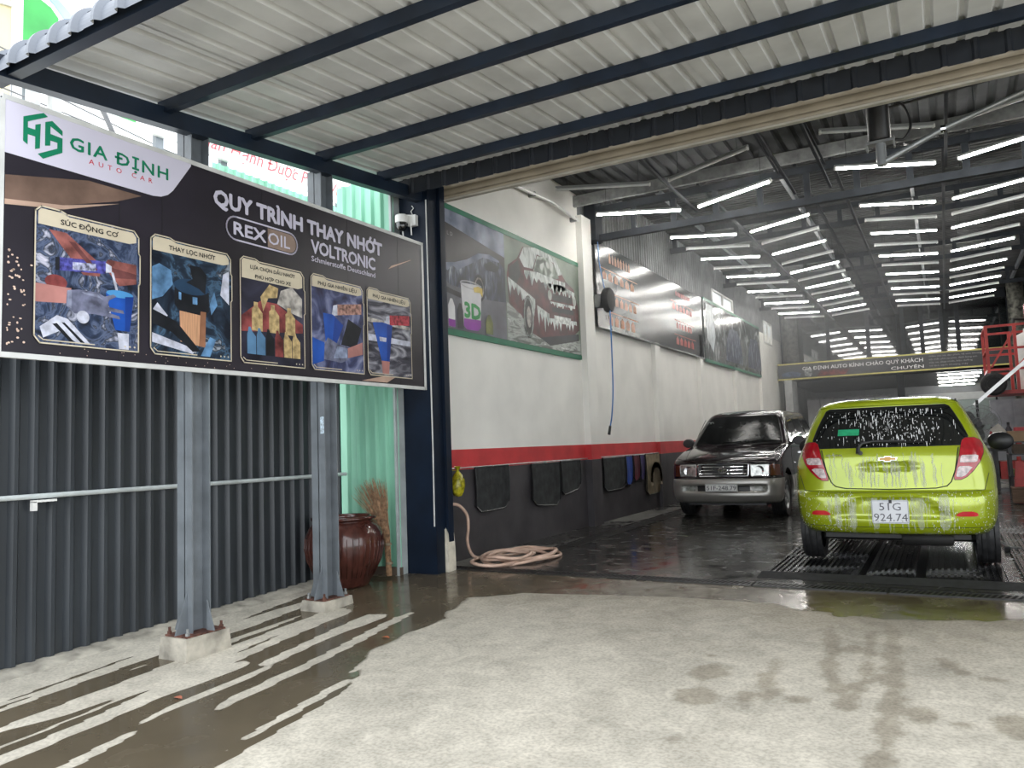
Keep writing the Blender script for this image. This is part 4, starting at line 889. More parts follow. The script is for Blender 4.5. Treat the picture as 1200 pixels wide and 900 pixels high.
# ------------------------------------------------------------------ hose reel on the wall, blue hose
hr = thing('hose_reel', (-4.55, 11.0, 3.40), 'black hose reel high on the white wall by the pilaster', 'reel')
MB().box((-4.60,10.93,3.30),(-4.5,11.06,3.5)).build('bracket', GALV, hr)
MB().lathe([(0,-.06),(.15,-.06),(.18,-.045),(.19,-.02),(.19,.03),(.17,.055),(.06,.07),(0,.07)], (-4.40,11.0,3.40), 26, axis='x').build('drum_case', RUBBER, hr, smooth=True)
BLUE = M('blue_hose', (.03,.16,.45), .4, var=.1)
m = MB().tube(curve_pts([(-4.38,10.98,3.58),(-4.36,10.96,3.2),(-4.35,10.93,2.6),(-4.34,10.88,2.0),(-4.36,10.84,1.62),(-4.38,10.80,1.44)]), .011, 8)
bh = thing('blue_hose', (-4.38, 10.8, 1.3), 'thin blue hose hanging from the wall reel', 'hose'); m.build('line', BLUE, bh, smooth=True)
MB().tube([(-4.38,10.80,1.45),(-4.395,10.775,1.32)], [.018,.022], 10).build('nozzle', BLACK, bh, smooth=True)
tag(MB().tube([(-4.47,10.85,4.5),(-4.47,10.87,4.0),(-4.44,10.97,3.58)], .008, 6).build('supply_hose', BLUE, smooth=True), 'blue supply hose running from the roof down to the reel', 'hose')

# ------------------------------------------------------------------ floor mats hung on the wall
def hung_mat(y0, y1, zb, zt, mat, lab, skew=0, two=False):
    t = thing('car_floor_mat', (WX+.03, (y0+y1)/2, zb), lab, 'floor mat', 'car floor mats drying on the wall')
    def sheet(y0, y1, zb, x0):
        m = MB(); ny, nz = 9, 10; F = []; B = []
        for j in range(nz+1):
            v = j/nz; ra = []; rb = []
            for i in range(ny+1):
                u = i/ny; c = .07*max(0, 1-min(u,1-u)*9)*max(0, 1-v*6)    # rounded lower corners
                y = y0+(y1-y0)*u; z = zb + c + (zt-zb-c)*v + skew*(u-.5)*(1-v)
                x = x0+.012+.018*math.sin(u*5.5+v*1.5)*(1-v)+.03*(1-v)*v
                ra.append((x+.012, y, z)); rb.append((x, y, z))
            F.append(ra); B.append(rb)
        m.grid(F).grid(B)
        n = (ny+1)*(nz+1); ring = list(range(ny+1)) + [j*(ny+1)+ny for j in range(1,nz+1)] + [nz*(ny+1)+i for i in range(ny-1,-1,-1)] + [j*(ny+1) for j in range(nz-1,0,-1)]
        for a, b in zip(ring, ring[1:]+ring[:1]): m.f.append((a, b, n+b, n+a))
        edge = [F[0][i] for i in range(ny+1)] + [F[j][ny] for j in range(1,nz+1)] + [F[nz][i] for i in range(ny-1,-1,-1)] + [F[j][0] for j in range(nz-1,0,-1)]
        return m, edge
    m, e = sheet(y0, y1, zb, WX+.012); m.build('mat', mat, t, smooth=True)
    MB().tube(e, .009, 6, closed=True).build('piping', BLACK, t, smooth=True)
    MB().cyl((WX, (y0+y1)/2, zt+.005), (WX+.05, (y0+y1)/2, zt+.005), .008, 8).build('hook', GALV, t)
MATG = M('charcoal_carpet', (.022,.024,.025), .95, var=.35, scale=9, bump=.3, bscale=200)
hung_mat(7.28, 8.03, .48, .98, MATG, 'charcoal floor mat hung alone nearest the yellow bag')
hung_mat(8.62, 9.42, .42, .965, MATG, 'charcoal floor mat, second from the yellow bag, low corner', -.06)
hung_mat(9.46, 10.1, .54, .97, MATG, 'charcoal floor mat hung just before the wall pilaster', .05)
hung_mat(10.95, 11.86, .46, .965, MATG, 'wide charcoal floor mat just past the wall pilaster')
hung_mat(11.9, 12.2, .50, .97, M('blue_cloth', (.02,.06,.30), .8, var=.2), 'bright blue cloth hung among the dark mats')
hung_mat(12.25, 12.55, .55, .97, M('maroon_cloth', (.10,.012,.025), .8, var=.3), 'maroon cloth hung right of the blue cloth')
hung_mat(12.57, 12.8, .55, .97, M('violet_cloth', (.045,.03,.12), .8, var=.3), 'dull violet cloth beside the tan mat')
hung_mat(12.85, 13.66, .27, .98, M('tan_carpet', (.24,.19,.12), .9, var=.25, scale=6), 'tan floor mat with pale arch pattern near the van')
tm = [o for o in COL.objects if o.get('label') == 'tan floor mat with pale arch pattern near the van'][0]
m = MB()
for rr, wd in ((.26,.11),):
    pts = [(13.28+rr*math.cos(a), .52+rr*1.0*math.sin(a)) for a in np.linspace(-.2, PI+.2, 18)]
    outline_strip(m, pts, wd, lambda u, v, d: (WX+.08, u, v), closed=False)
m.build('arch_pattern', M('pale_tan', (.45,.38,.26), .9, var=.15), tm)
m = MB().tube([(WX+.03,6.7,.985),(WX+.03,13.9,.985)], .008, 6); tag(m.build('mat_rail', GALV, smooth=True), 'thin metal rail under the red stripe holding the mats', 'rail')

# yellow bag
bg_ = thing('yellow_bag', (-4.52, 6.80, .72), 'yellow green plastic bag hung on the wall beside the navy pier', 'bag')
m = MB(); rows = []; nb = 18
for r_, z in ((.0,.69),(.045,.70),(.075,.74),(.085,.80),(.075,.87),(.05,.92),(.02,.955),(.012,.97),(.03,.99),(.04,1.01)):
    rows.append([(-4.50+r_*(1+.15*math.sin(5*a+z*20))*math.cos(a)*.8, 6.80+r_*(1+.15*math.cos(4*a+z*25))*math.sin(a), z) for a in np.linspace(0, 2*PI, nb)])
m.grid(rows); m.build('bag_body', M('yellow_plastic', (.42,.38,.02), .25, var=.4, scale=25), bg_, smooth='all')
MB().tube([(-4.62,6.80,.97),(-4.5,6.80,.965)], .006, 6).build('tie', M('yellow_tie', (.5,.46,.08), .4), bg_)

# coiled hose on the floor
HOSE = M('salmon_hose', (.58,.40,.31), .45, var=.12, scale=8)
hc = thing('coiled_hose', (-4.15, 7.15, 0), 'salmon pink hose coiled on the wet floor by the pier', 'hose')
pts = [(-4.56,6.66,.60),(-4.53,6.70,.62),(-4.48,6.78,.60),(-4.44,6.86,.50),(-4.44,6.88,.36),(-4.47,6.90,.22),(-4.46,6.96,.08),(-4.40,7.02,.03)]
N_ = 150; turns = 5.5
for i in range(N_):
    a = PI*.95+turns*2*PI*i/N_; k = i/N_
    ra, rb = .34+.07*math.sin(k*23)+.03*math.sin(k*61), .46+.08*math.sin(k*17+1)
    ox, oy = .05*math.sin(k*9+.5), .14*math.sin(k*11)
    pts.append((-4.06+ox+ra*math.cos(a)*.85, 7.22+oy+rb*math.sin(a), .018+.05*k+.012*math.sin(a*2+k*30)))
pts = curve_pts(pts[:9], 6)+pts[9:]
MB().tube(pts, .017, 8).build('hose_line', HOSE, hc, smooth='all')
pts = [(-3.99+.21*math.cos(a), 6.95+.27*math.sin(a), .09+.012*math.sin(a*3)) for a in np.linspace(0, 2*PI, 40)]
MB().tube(pts[:-1], .017, 8, closed=True).build('top_loop', HOSE, hc, smooth='all')
MB().cyl((-4.6,6.64,.60),(-4.55,6.66,.60),.022,10).build('tap_coupling', GALV, hc)

# ------------------------------------------------------------------ wash boom under the front roof
bm_ = thing('wash_boom', (-.35, 8.0, 4.0), 'grey swivel wash boom on a black drop pipe behind the shutter', 'boom')
MB().lathe([(.11,4.93),(.11,4.42),(.10,4.40),(.10,4.0),(.085,3.98),(0,3.98)], (-.35,8,0), 20).build('drop_pipe', BLACK, bm_, smooth=True)
MB().box((-.47,7.94,3.95),(-.22,8.06,3.975)).box((-.47,7.96,3.90),(-.455,8.04,4.0)).box((-.235,7.96,3.90),(-.22,8.04,4.0)).build('plate', GALV, bm_)
MB().cyl((-.345,8,3.95),(-.345,8,3.74),.045,16).build('swivel', M('boom_grey', (.42,.44,.45), .35, metal=.5), bm_, smooth=True)
MB().tube([(-.335,8,3.77),(.18,7.98,3.97),(.85,7.95,4.16)], [.03,.025,.02], 10).build('arm', MATS['boom_grey'], bm_, smooth=True)
MB().lathe([(.034,-.02),(.034,.02)], (.18,7.98,3.97), 12, axis='x').build('joint_collar', CHROME, bm_)
MB().tube(curve_pts([(-.25,8,4.35),(-.13,8,4.28),(-.08,8,4.08),(-.14,8,3.96),(-.22,8,3.97)]), .013, 8).build('feed_hose', BLACK, bm_, smooth=True)
MB().tube([(-.3,8.03,4.30),(.6,7.9,4.30),(2.5,7.8,4.42)], .012, 8).build('feed_cable', BLACK, bm_, smooth=True)
cdt = thing('white_conduit', (-4.5, 8.5, 4.5), 'sagging white conduit along the top of the white wall', 'conduit')
MB().tube([(-4.56,6.7,4.55),(-4.55,7.5,4.62),(-4.54,8.4,4.5),(-4.53,9.4,4.56),(-4.53,10.3,4.50)], .022, 8).build('pipe', WHITE, cdt, smooth=True)
for y, z in ((7.5,4.62),(8.9,4.53),(10.2,4.505)): MB().box((-4.622,y-.02,z-.03),(-4.52,y+.02,z+.03)).build('clip', GALV, cdt)
for i, (p, q) in enumerate((((-1.75,8.2,4.85),(-1.6,9.9,4.5)), ((-1.2,8.0,4.85),(-1.05,9.9,4.5)), ((-3.05,7.6,4.85),(-2.9,9.8,4.50)))):
    tag(MB().bar(p, q, .022, .022).build('hanger_bar', TR), ['dark slanting hanger bar left of the boom pipe, farther one', 'dark slanting hanger bar next to the boom pipe', 'dark slanting hanger bar between the first unlit lamps by the wall'][i], 'bar')

# ------------------------------------------------------------------ red platform and clutter at the far right
REDS = M('red_steel', (.42,.03,.025), .45, var=.2, scale=6)
rp = thing('red_platform', (1.9, 20, 0), 'red steel platform cage with railings above the far workshop shelves', 'platform')
x0, x1, ya, yb, za, zt = .92, 3.0, 19.6, 21.2, 2.02, 3.42
MB().box((x0,ya,za-.08),(x1,yb,za)).build('deck', REDS, rp)
for x in (x0, x0+.52, x0+1.04, x1):
    for y in (ya, yb): MB().box((x-.03,y-.03,za),(x+.03,y+.03,zt)).build('post', REDS, rp)
for z in (za+.45, za+.9, zt):
    for y in (ya, yb): MB().box((x0,y-.025,z-.025),(x1,y+.025,z+.025)).build('rail', REDS, rp)
    MB().box((x0-.025,ya,z-.025),(x0+.025,yb,z+.025)).build('rail', REDS, rp)
MB().bar((x0+.05,ya-.02,za+.5),(x0+.55,ya-.02,zt-.05),.04,.04).build('brace', REDS, rp); MB().bar((x0+.3,ya-.02,za+.25),(x0+.9,ya-.02,za+.9),.04,.04).build('brace', REDS, rp)
for x in (1.75, 2.95):
    for y in (ya+.05, yb-.05): MB().box((x-.05,y-.05,0),(x+.05,y+.05,za-.08)).build('leg', REDS, rp)
SILVER = M('bright_aluminium', (.72,.72,.72), .3, metal=.6, var=.1)
ld = thing('aluminium_rail', (.6, 19.3, 1.7), 'bright aluminium pole slanting across the red platform', 'pole')
MB().bar((.58,19.35,1.72),(1.60,19.35,2.62),.05,.07).build('pole', SILVER, ld); MB().bar((1.60,19.35,2.62),(2.2,19.35,3.15),.05,.07).build('pole_end', SILVER, ld)
ty = thing('hanging_tyre', (1.0, 20, 1.75), 'dark tyre hanging under the corner of the red platform', 'tyre')
MB().lathe([(.13,-.08),(.20,-.09),(.24,-.06),(.25,0),(.24,.06),(.20,.09),(.13,.08),(.12,0),(.13,-.08)], (.98,19.45,2.16), 30, axis='y').build('tread', RUBBER, ty, smooth=True)
MB().lathe([(0,-.02),(.125,-.05),(.125,.05),(0,.02)], (.98,19.45,2.16), 24, axis='y').build('wheel_disc', BLACK, ty, smooth=True)
tk = thing('white_tank', (1.78, 20.4, 2.02), 'white cylinder tank standing on the red platform', 'tank')
MB().lathe([(0,2.02),(.22,2.02),(.23,2.06),(.23,3.15),(.20,3.25),(.06,3.32),(.05,3.4),(0,3.4)], (1.72,20.4,0), 24).build('shell', WHITE, tk, smooth=True)
MB().tube([(1.72,20.4,3.4),(1.72,20.4,3.6),(1.5,20.35,3.62),(1.45,20.3,3.3)], .04, 8).build('pipe', BLACK, tk, smooth=True)
rb = thing('red_cylinder', (1.86, 20.9, 3.5), 'dark pink red drum above the white tank', 'drum')
MB().lathe([(0,3.45),(.16,3.45),(.17,3.5),(.17,3.95),(.14,4.0),(0,4.0)], (1.9,20.7,0), 20).build('shell', M('pink_red', (.32,.03,.06), .4, var=.2), rb, smooth=True)

fn_ = thing('pedestal_fan', (.58, 17, 0), 'grey pedestal fan standing behind the mirror of the green car', 'fan')
FC = (.56, 16.9, 1.30)
CAGE = M('fan_wire', (.20,.21,.22), .4, metal=.4)
m = MB()
for rr, dy in ((.36,0),(.30,-.06),(.22,-.09),(.12,-.11),(.30,.06),(.2,.1)): m.tube([(FC[0]+rr*math.cos(a), FC[1]+dy, FC[2]+rr*math.sin(a)) for a in np.linspace(0,2*PI,33)[:-1]], .005, 5, closed=True)
for i in range(30):
    a = 2*PI*i/30; m.tube([(FC[0]+.05*math.cos(a),FC[1]-.115,FC[2]+.05*math.sin(a)),(FC[0]+.22*math.cos(a+.1),FC[1]-.09,FC[2]+.22*math.sin(a+.1)),(FC[0]+.36*math.cos(a+.2),FC[1],FC[2]+.36*math.sin(a+.2))], .003, 4)
m.build('guard', CAGE, fn_)
for i in range(3):
    a = 2*PI*i/3+.4; m = MB(); rows = []
    for rr, wd in ((.05,.05),(.15,.11),(.26,.15),(.32,.10)):
        rows.append([(FC[0]+rr*math.cos(a+s*wd/rr*.8), FC[1]-.02+s*.03, FC[2]+rr*math.sin(a+s*wd/rr*.8)) for s in (-1,-.3,.4,1)])
    m.grid(rows).build('blade', M('fan_blade', (.16,.17,.17), .4, metal=.3), fn_, smooth=True)
MB().lathe([(0,-.12),(.05,-.12),(.055,0),(.09,.05),(.1,.2),(.07,.26),(0,.27)], FC, 18, axis='y').build('motor', BLACK, fn_, smooth=True)
MB().cyl((FC[0],FC[1]+.12,.04),(FC[0],FC[1]+.12,1.75),.025,12).build('pole', BLACK, fn_)
MB().lathe([(0,0),(.26,0),(.26,.025),(.05,.05),(0,.05)], (FC[0],FC[1]+.12,0), 24).build('base', BLACK, fn_, smooth=True)

sv = thing('workshop_shelf', (1.25, 15.2, 0), 'dark workshop shelf rack at the right edge of the bay', 'shelf')
for z in (.42, .78, .98): MB().box((.88,15.0,z-.02),(1.9,15.6,z)).build('board', M('shelf_dark', (.05,.05,.055), .5, var=.3), sv)
for x in (.9,1.88):
    for y in (15.02,15.58): MB().box((x-.02,y-.02,0),(x+.02,y+.02,1.02)).build('upright', MATS['shelf_dark'], sv)
CARD_ = M('cardboard', (.30,.20,.12), .8, var=.15, scale=3)
def carton(x, y, z, sx, sy, sz, lab, col, flap=False):
    t = thing('carton', (x, y, z), lab, 'box', 'boxes on the workshop shelf')
    MB().box((x-sx/2,y-sy/2,z),(x+sx/2,y+sy/2,z+sz)).build('body', col, t)
    MB().box((x-sx/2-.001,y-.02,z+sz),(x+sx/2+.001,y+.02,z+sz+.002)).build('tape', M('tape', (.4,.3,.18), .3), t)
    if flap:
        MB().bar((x-sx/2,y,z+sz),(x-sx/2-.13,y,z+sz-.10),sy,.006,(0,1,0)).build('flap', M('pale_card', (.5,.47,.42), .8), t)
carton(1.10, 15.25, .98, .42, .35, .17, 'brown carton with an open flap on top of the shelf', CARD_, True)
carton(1.20, 15.25, .78, .5, .4, .15, 'dark carton on the upper shelf board', M('dark_card', (.10,.07,.05), .8, var=.2))
carton(1.15, 15.3, 1.152, .3, .3, .06, 'flat red box on top of the brown carton', M('red_box', (.38,.02,.03), .5, var=.1))
carton(1.12, 15.3, .42, .4, .4, .10, 'yellow green trays on the lower shelf board', M('tray_yellow', (.28,.30,.10), .5, var=.5, scale=30))
jk = thing('red_jack', (1.05, 15.3, .15), 'red workshop jack standing on a brown crate', 'jack')
MB().prism([(-.09,0),(.09,0),(.06,.40),(-.05,.42)], lambda u, v, d: (1.0+u, 14.75+d, .26+v), .12).build('body', REDS, jk)
MB().cyl((1.0,14.8,.66),(1.0,14.8,.74),.03,12).build('saddle', REDS, jk); MB().tube([(1.07,14.8,.5),(1.14,14.78,.72),(1.2,14.78,.74)], .015, 8).build('handle', BLACK, jk)
ct = thing('brown_crate', (1.04, 14.8, 0), 'brown wooden crate on the floor under the red jack', 'crate')
MB().box((.87,14.6,.02),(1.30,15.0,.235)).build('body', M('crate_wood', (.14,.085,.055), .8, var=.3, scale=4, stretch=(1,1,8)), ct)
for z in (.02,.13): MB().box((.86,14.585,z),(1.31,14.6,z+.09)).build('slat', MATS['crate_wood'], ct)
MB().box((.86,14.58,.235),(1.31,15.01,.255)).build('lid', MATS['crate_wood'], ct)
tb = thing('tool_bench', (1.2, 18.2, 0), 'cluttered dark tool bench behind the pedestal fan', 'bench')
MB().box((.75,18.0,.75),(2.4,18.8,.82)).build('top', MATS['shelf_dark'], tb)
for x in (.8,2.3): MB().box((x,18.05,0),(x+.08,18.7,.75)).build('leg', MATS['shelf_dark'], tb)
MB().box((.9,18.1,.2),(2.2,18.7,.55)).build('drawer_block', REDS, tb)
for i, (x, z0, h_, wd, col, lab) in enumerate(((.95,.82,.35,.09,(.42,.30,.02),'yellow bottle on the dark tool bench'),(1.1,.82,.5,.12,(.03,.03,.04),'tall black canister on the dark tool bench'),(1.25,.82,.3,.10,(.35,.03,.03),'red can on the dark tool bench'),(.82,.82,.42,.10,(.30,.02,.03),'dark red bottle at the end of the dark tool bench'),(1.45,.82,.4,.12,(.10,.16,.3),'blue jug on the dark tool bench'))):
    t = thing('bottle', (x, 18.2, z0), lab, 'bottle', 'containers on the tool bench')
    cm = M('bottle_%d' % i, col, .4, var=.2)
    MB().lathe([(0,z0),(wd*.5,z0),(wd*.5,z0+h_*.7),(wd*.2,z0+h_*.85),(wd*.2,z0+h_*.93),(0,z0+h_*.93)], (x,18.2,0), 14).build('body', cm, t, smooth=True)
    MB().cyl((x,18.2,z0+h_*.9),(x,18.2,z0+h_),wd*.22,10).build('cap', BLACK, t)
pc = thing('parts_cabinet', (1.9, 19.2, 0), 'pale grey tall cabinet under the red platform', 'cabinet')
MB().box((1.0,19.0+3,0),(1.9,19.5+3,1.9)).build('body', M('cabinet_grey', (.30,.31,.34), .5, var=.1), pc)
for x in (1.02,1.47): MB().box((x,21.98,.08),(x+.41,22.0,1.85)).build('door', MATS['cabinet_grey'], pc)
wr = thing('floor_squeegee', (.45, 9.4, 0), 'thin grey squeegee lying on the floor past the right rear wheel', 'squeegee')
MB().tube([(.36,10.0,.03),(.48,9.0,.03)], .012, 8).build('handle', GALV, wr); MB().box((.42,8.93,.002),(.56,8.99,.05)).build('blade', RUBBER, wr)

# ------------------------------------------------------------------ what shows over the fence: neighbouring signs
sg = thing('shop_sign', (-7.5, 7.2, 4.0), 'white shop sign with red script showing above the billboard', 'sign')
MB().box((-7.56, 5.2, 4.85), (-7.5, 8.7, 5.6)).build('board', M('sign_white', (.80,.80,.78), .5, var=.03), sg)
fS = lambda u, v, d: (-7.495, u, v)
lettering('lettering', 'Hân Hạnh Được Phục Vụ', M('sign_red', (.70,.10,.12), .5, var=.05), sg, fS, 5.98, 4.93, 2.5, .19, .0, shear=.35)
for y in (5.5, 6.4, 8.5): MB().box((-7.62,y-.05,gz(6)),(-7.56,y+.05,5.55)).build('post', STEELGREY, sg)
gf = thing('green_back_fence', (-7.45, 6, 0), 'light green ribbed fence below the white shop sign', 'fence')
m = MB().grid([[(d, u, z) for u, d in pr2] for z in (0, 4.84)]); gme = m.mesh('green_fence_sheet', GREEN, fixn=False)
for i in range(4): piece('sheet', gme, gf, (0, .12+i*.75, -.1))
MB().tube([(-7.4,6.2,4.86),(-7.38,6.5,4.90),(-7.4,6.7,4.80),(-7.38,6.95,4.76)], .025, 8).build('cable_bundle', WHITE, gf, smooth=True)
# big printed hoarding beyond
hb_ = thing('tall_hoarding', (-9.5, 5.5, 0), 'tall white hoarding with green print far behind the fence', 'hoarding')
MB().box((-9.6, 4.93, 5.85), (-9.5, 10.5, 9.5)).build('board', M('hoarding_white', (.82,.84,.84), .5, var=.05, scale=.5), hb_)
fH = lambda u, v, d: (-9.49, u, v)
HG = M('hoarding_green', (.05,.42,.09), .5, var=.2, scale=1)
patch(MB(), [(4.95,6.3),(4.95,7.6),(5.1,7.6),(5.2,7.0),(5.35,6.95),(5.45,6.85),(5.4,6.6),(5.2,6.35)], fH).build('printed_leaf', HG, hb_)
patch(MB(), [(6.05,5.87),(6.7,5.87),(6.75,5.95),(6.3,6.05),(6.0,6.0)], fH).build('printed_leaf', HG, hb_)
patch(MB(), [(5.25,7.1),(5.45,7.1),(5.75,6.9),(5.85,6.5),(5.7,6.5),(5.6,6.8),(5.4,7.0)], fH).build('printed_wave', M('hoarding_blue', (.35,.6,.85), .5, var=.2, scale=1), hb_)
for y in (5.1, 7.6, 10.2): MB().box((-9.75,y-.08,-.3),(-9.6,y+.08,9.3)).build('post', STEELGREY, hb_)
ys_ = thing('beige_panel', (-9, 2.7, 0), 'pale yellow hanging panel at the corner beyond the canopy', 'panel')
MB().box((-9.3, 3.4, 5.3), (-9.25, 4.76, 9.0)).build('sheet', M('pale_yellow', (.72,.62,.38), .6, var=.12, scale=1.5), ys_)
MB().tube([(-9.22,4.82,0),(-9.22,4.82,9.2)], .05, 8).build('pole', WHITE, ys_)
MB().tube([(-9.24,3.4,6.5),(-9.24,4.2,6.5),(-9.23,4.82,6.62)], .03, 6).build('tie', WHITE, ys_)
for i, (a, b) in enumerate((((-8.4,3.5,5.65),(-8.2,9.0,5.35)), ((-8.4,3.5,5.2),(-8.2,9.0,5.05)), ((-8.6,3.5,5.55),(-8.35,9.0,5.0)))):
    mid = ((a[0]+b[0])/2, (a[1]+b[1])/2, (a[2]+b[2])/2-.12)
    tag(MB().tube([a, mid, b], .010, 5).build('overhead_wire', M('wire_grey', (.18,.18,.19), .6)), ['uppermost thin overhead wire against the white sky', 'lowest thin overhead wire against the white sky', 'middle thin overhead wire against the white sky'][i], 'wire')
tag(MB().tube([(-8.3,5.0,5.8),(-8.3,5.25,5.35),(-8.3,5.5,4.9)], .03, 6).build('slanting_pole', M('wire_grey', (.18,.18,.19), .6)), 'thin slanting grey pole between the overhead wires', 'pole')
for i, (y, z1) in enumerate(((4.31, 5.25), (4.53, 5.3))): tag(MB().box((-8.0,y-.05,gz(3)),(-7.9,y+.05,z1)).build('sign_post', M('grey_post', (.45,.46,.46), .5)), ['pale post nearer the canopy corner behind the billboard', 'pale post farther from the canopy corner behind the billboard'][i], 'post')

# litter
for i, (x, y, c) in enumerate(((-3.46,4.27,(.35,.10,.04)), (-3.84,2.91,(.42,.14,.08)))):
    z = gz(y)+.004; m = MB(); m.grid([[(x-.035+.07*u, y-.02*math.sin(PI*u)*s, z+.008*math.sin(PI*u)*abs(s)) for u in np.linspace(0,1,6)] for s in (-1,0,1)])
    tag(m.build('dry_leaf', M('leaf_%d' % i, c, .7, var=.2)), ['orange dry leaf at the edge of the wet concrete', 'small red scrap on the streaked concrete near the tall block'][i], 'leaf')
# ------------------------------------------------------------------ cars
def pchip(xk, yk):
    xk, yk = np.asarray(xk, float), np.asarray(yk, float); h = np.diff(xk); d = np.diff(yk)/h; m = np.zeros(len(xk))
    for i in range(1, len(xk)-1):
        if d[i-1]*d[i] > 0: w1, w2 = 2*h[i]+h[i-1], h[i]+2*h[i-1]; m[i] = (w1+w2)/(w1/d[i-1]+w2/d[i])
    m[0], m[-1] = d[0], d[-1]
    def f(x):
        x = min(max(x, xk[0]), xk[-1]); i = min(int(np.searchsorted(xk, x, 'right'))-1, len(h)-1); i = max(i, 0)
        t = (x-xk[i])/h[i]; t2, t3 = t*t, t*t*t
        return float((2*t3-3*t2+1)*yk[i]+(t3-2*t2+t)*h[i]*m[i]+(-2*t3+3*t2)*yk[i+1]+(t3-t2)*h[i]*m[i+1])
    return f
class CarBody:
    """stack of plan outlines over height; y = 0 is the end that faces the viewer"""
    def __init__(s, keys, org, mod=None):
        K = np.array(keys, float); s.org = org; s.mod = mod or (lambda x, z: 0)
        s.w, s.y0, s.y1, s.c, s.cd, s.b, s.c1 = [pchip(K[:,0], K[:,i]) for i in range(1, 8)]
        s.zk = K[:,0]
    def near(s, x, z):
        w, c, cd, b = s.w(z), s.c(z), s.cd(z), s.b(z); a = abs(x); xs = w-c
        if a <= xs: y = b*(a/max(xs, .01))**2
        else:
            t = min((a-xs)/c, 1); y = b+cd*(1-(1-t**2.3)**(1/2.3))+ (2*b/max(xs,.01))*(a-xs)*(1-t)
        return s.y0(z)+y+s.mod(x, z)
    def side(s, y, z):
        w = s.w(z); ys = s.y0(z)+s.b(z)+s.cd(z); c1 = s.c1(z); ye = s.y1(z)-c1
        if y > ye: t = min((y-ye)/max(c1,.01), 1); return w-.30*w*(1-(1-t**2.2)**(1/2.2))
        return w
    def P(s, x, y, z): return (s.org[0]+x, s.org[1]+y, s.org[2]+z)
    def ring(s, z, nx=22, nc=9, ny=26):
        w, c, cd, b = s.w(z), s.c(z), s.cd(z), s.b(z); xs = w-c; pts = []
        for i in range(nx+1): x = -xs+2*xs*i/nx; pts.append((x, s.near(x, z)))
        for i in range(1, nc+1): a = i/nc*PI/2; x = xs+c*math.sin(a); pts.append((x, s.near(x, z)))
        ya, yb = s.near(w, z), s.y1(z)
        for i in range(1, ny): y = ya+(yb-ya)*i/ny; pts.append((s.side(y, z), y))
        xe = s.side(yb, z)
        for i in range(nx+1): x = xe-2*xe*i/nx; pts.append((x, yb+.06*(1-(x/max(xe,.01))**2)))
        for i in range(ny-1, 0, -1): y = ya+(yb-ya)*i/ny; pts.append((-s.side(y, z), y))
        for i in range(nc, 0, -1): a = i/nc*PI/2; x = -(xs+c*math.sin(a)); pts.append((x, s.near(x, z)))
        return pts
    def shell(s, z0, z1, n):
        m = MB(); zs = sorted(set([z0+(z1-z0)*i/n for i in range(n+1)] + [z for z in s.zk if z0 < z < z1]))
        R = [[s.P(x, y, z) for x, y in s.ring(z)] for z in zs]; k = len(R[0])
        m.v = [p for r in R for p in r]
        for i in range(len(R)-1):
            for j in range(k): m.f.append((i*k+j, i*k+(j+1) % k, (i+1)*k+(j+1) % k, (i+1)*k+j))
        m.f.append(tuple(range(k-1,-1,-1))); m.f.append(tuple(range((len(R)-1)*k, len(R)*k)))
        return m
    def dense(s, rows, sub):
        out = []
        for a, b in zip(rows[:-1], rows[1:]):
            for i in range(sub): t = i/sub; out.append(tuple(p+(q-p)*t for p, q in zip(a, b)))
        out.append(rows[-1]); return out
    def near_patch(s, rows, off=.004, nx=14, sub=4, dx=0):
        m = MB(); G = []
        for z, a, b in s.dense(rows, sub): G.append([s.P(a+(b-a)*i/nx, s.near(a+(b-a)*i/nx, z)-off, z) for i in range(nx+1)])
        return m.grid(G)
    def side_patch(s, rows, sg, off=.004, ny=14, sub=4):
        m = MB(); G = []
        for z, a, b in s.dense(rows, sub): G.append([s.P(sg*(s.side(a+(b-a)*i/ny, z)+off), a+(b-a)*i/ny, z) for i in range(ny+1)])
        return m.grid(G)
    def near_line(s, pts, wd, off=.003, sub=6):
        P = []
        for a, b in zip(pts[:-1], pts[1:]):
            for i in range(sub): t = i/sub; P.append((a[0]+(b[0]-a[0])*t, a[1]+(b[1]-a[1])*t))
        P.append(pts[-1])
        return MB().tube([s.P(x, s.near(x, z)-off+wd*.6, z) for x, z in P], wd, 5)
    def side_line(s, pts, sg, wd, sub=6):
        P = []
        for a, b in zip(pts[:-1], pts[1:]):
            for i in range(sub): t = i/sub; P.append((a[0]+(b[0]-a[0])*t, a[1]+(b[1]-a[1])*t))
        P.append(pts[-1])
        return MB().tube([s.P(sg*(s.side(y, z)-wd*.3), y, z) for y, z in P], wd, 5)

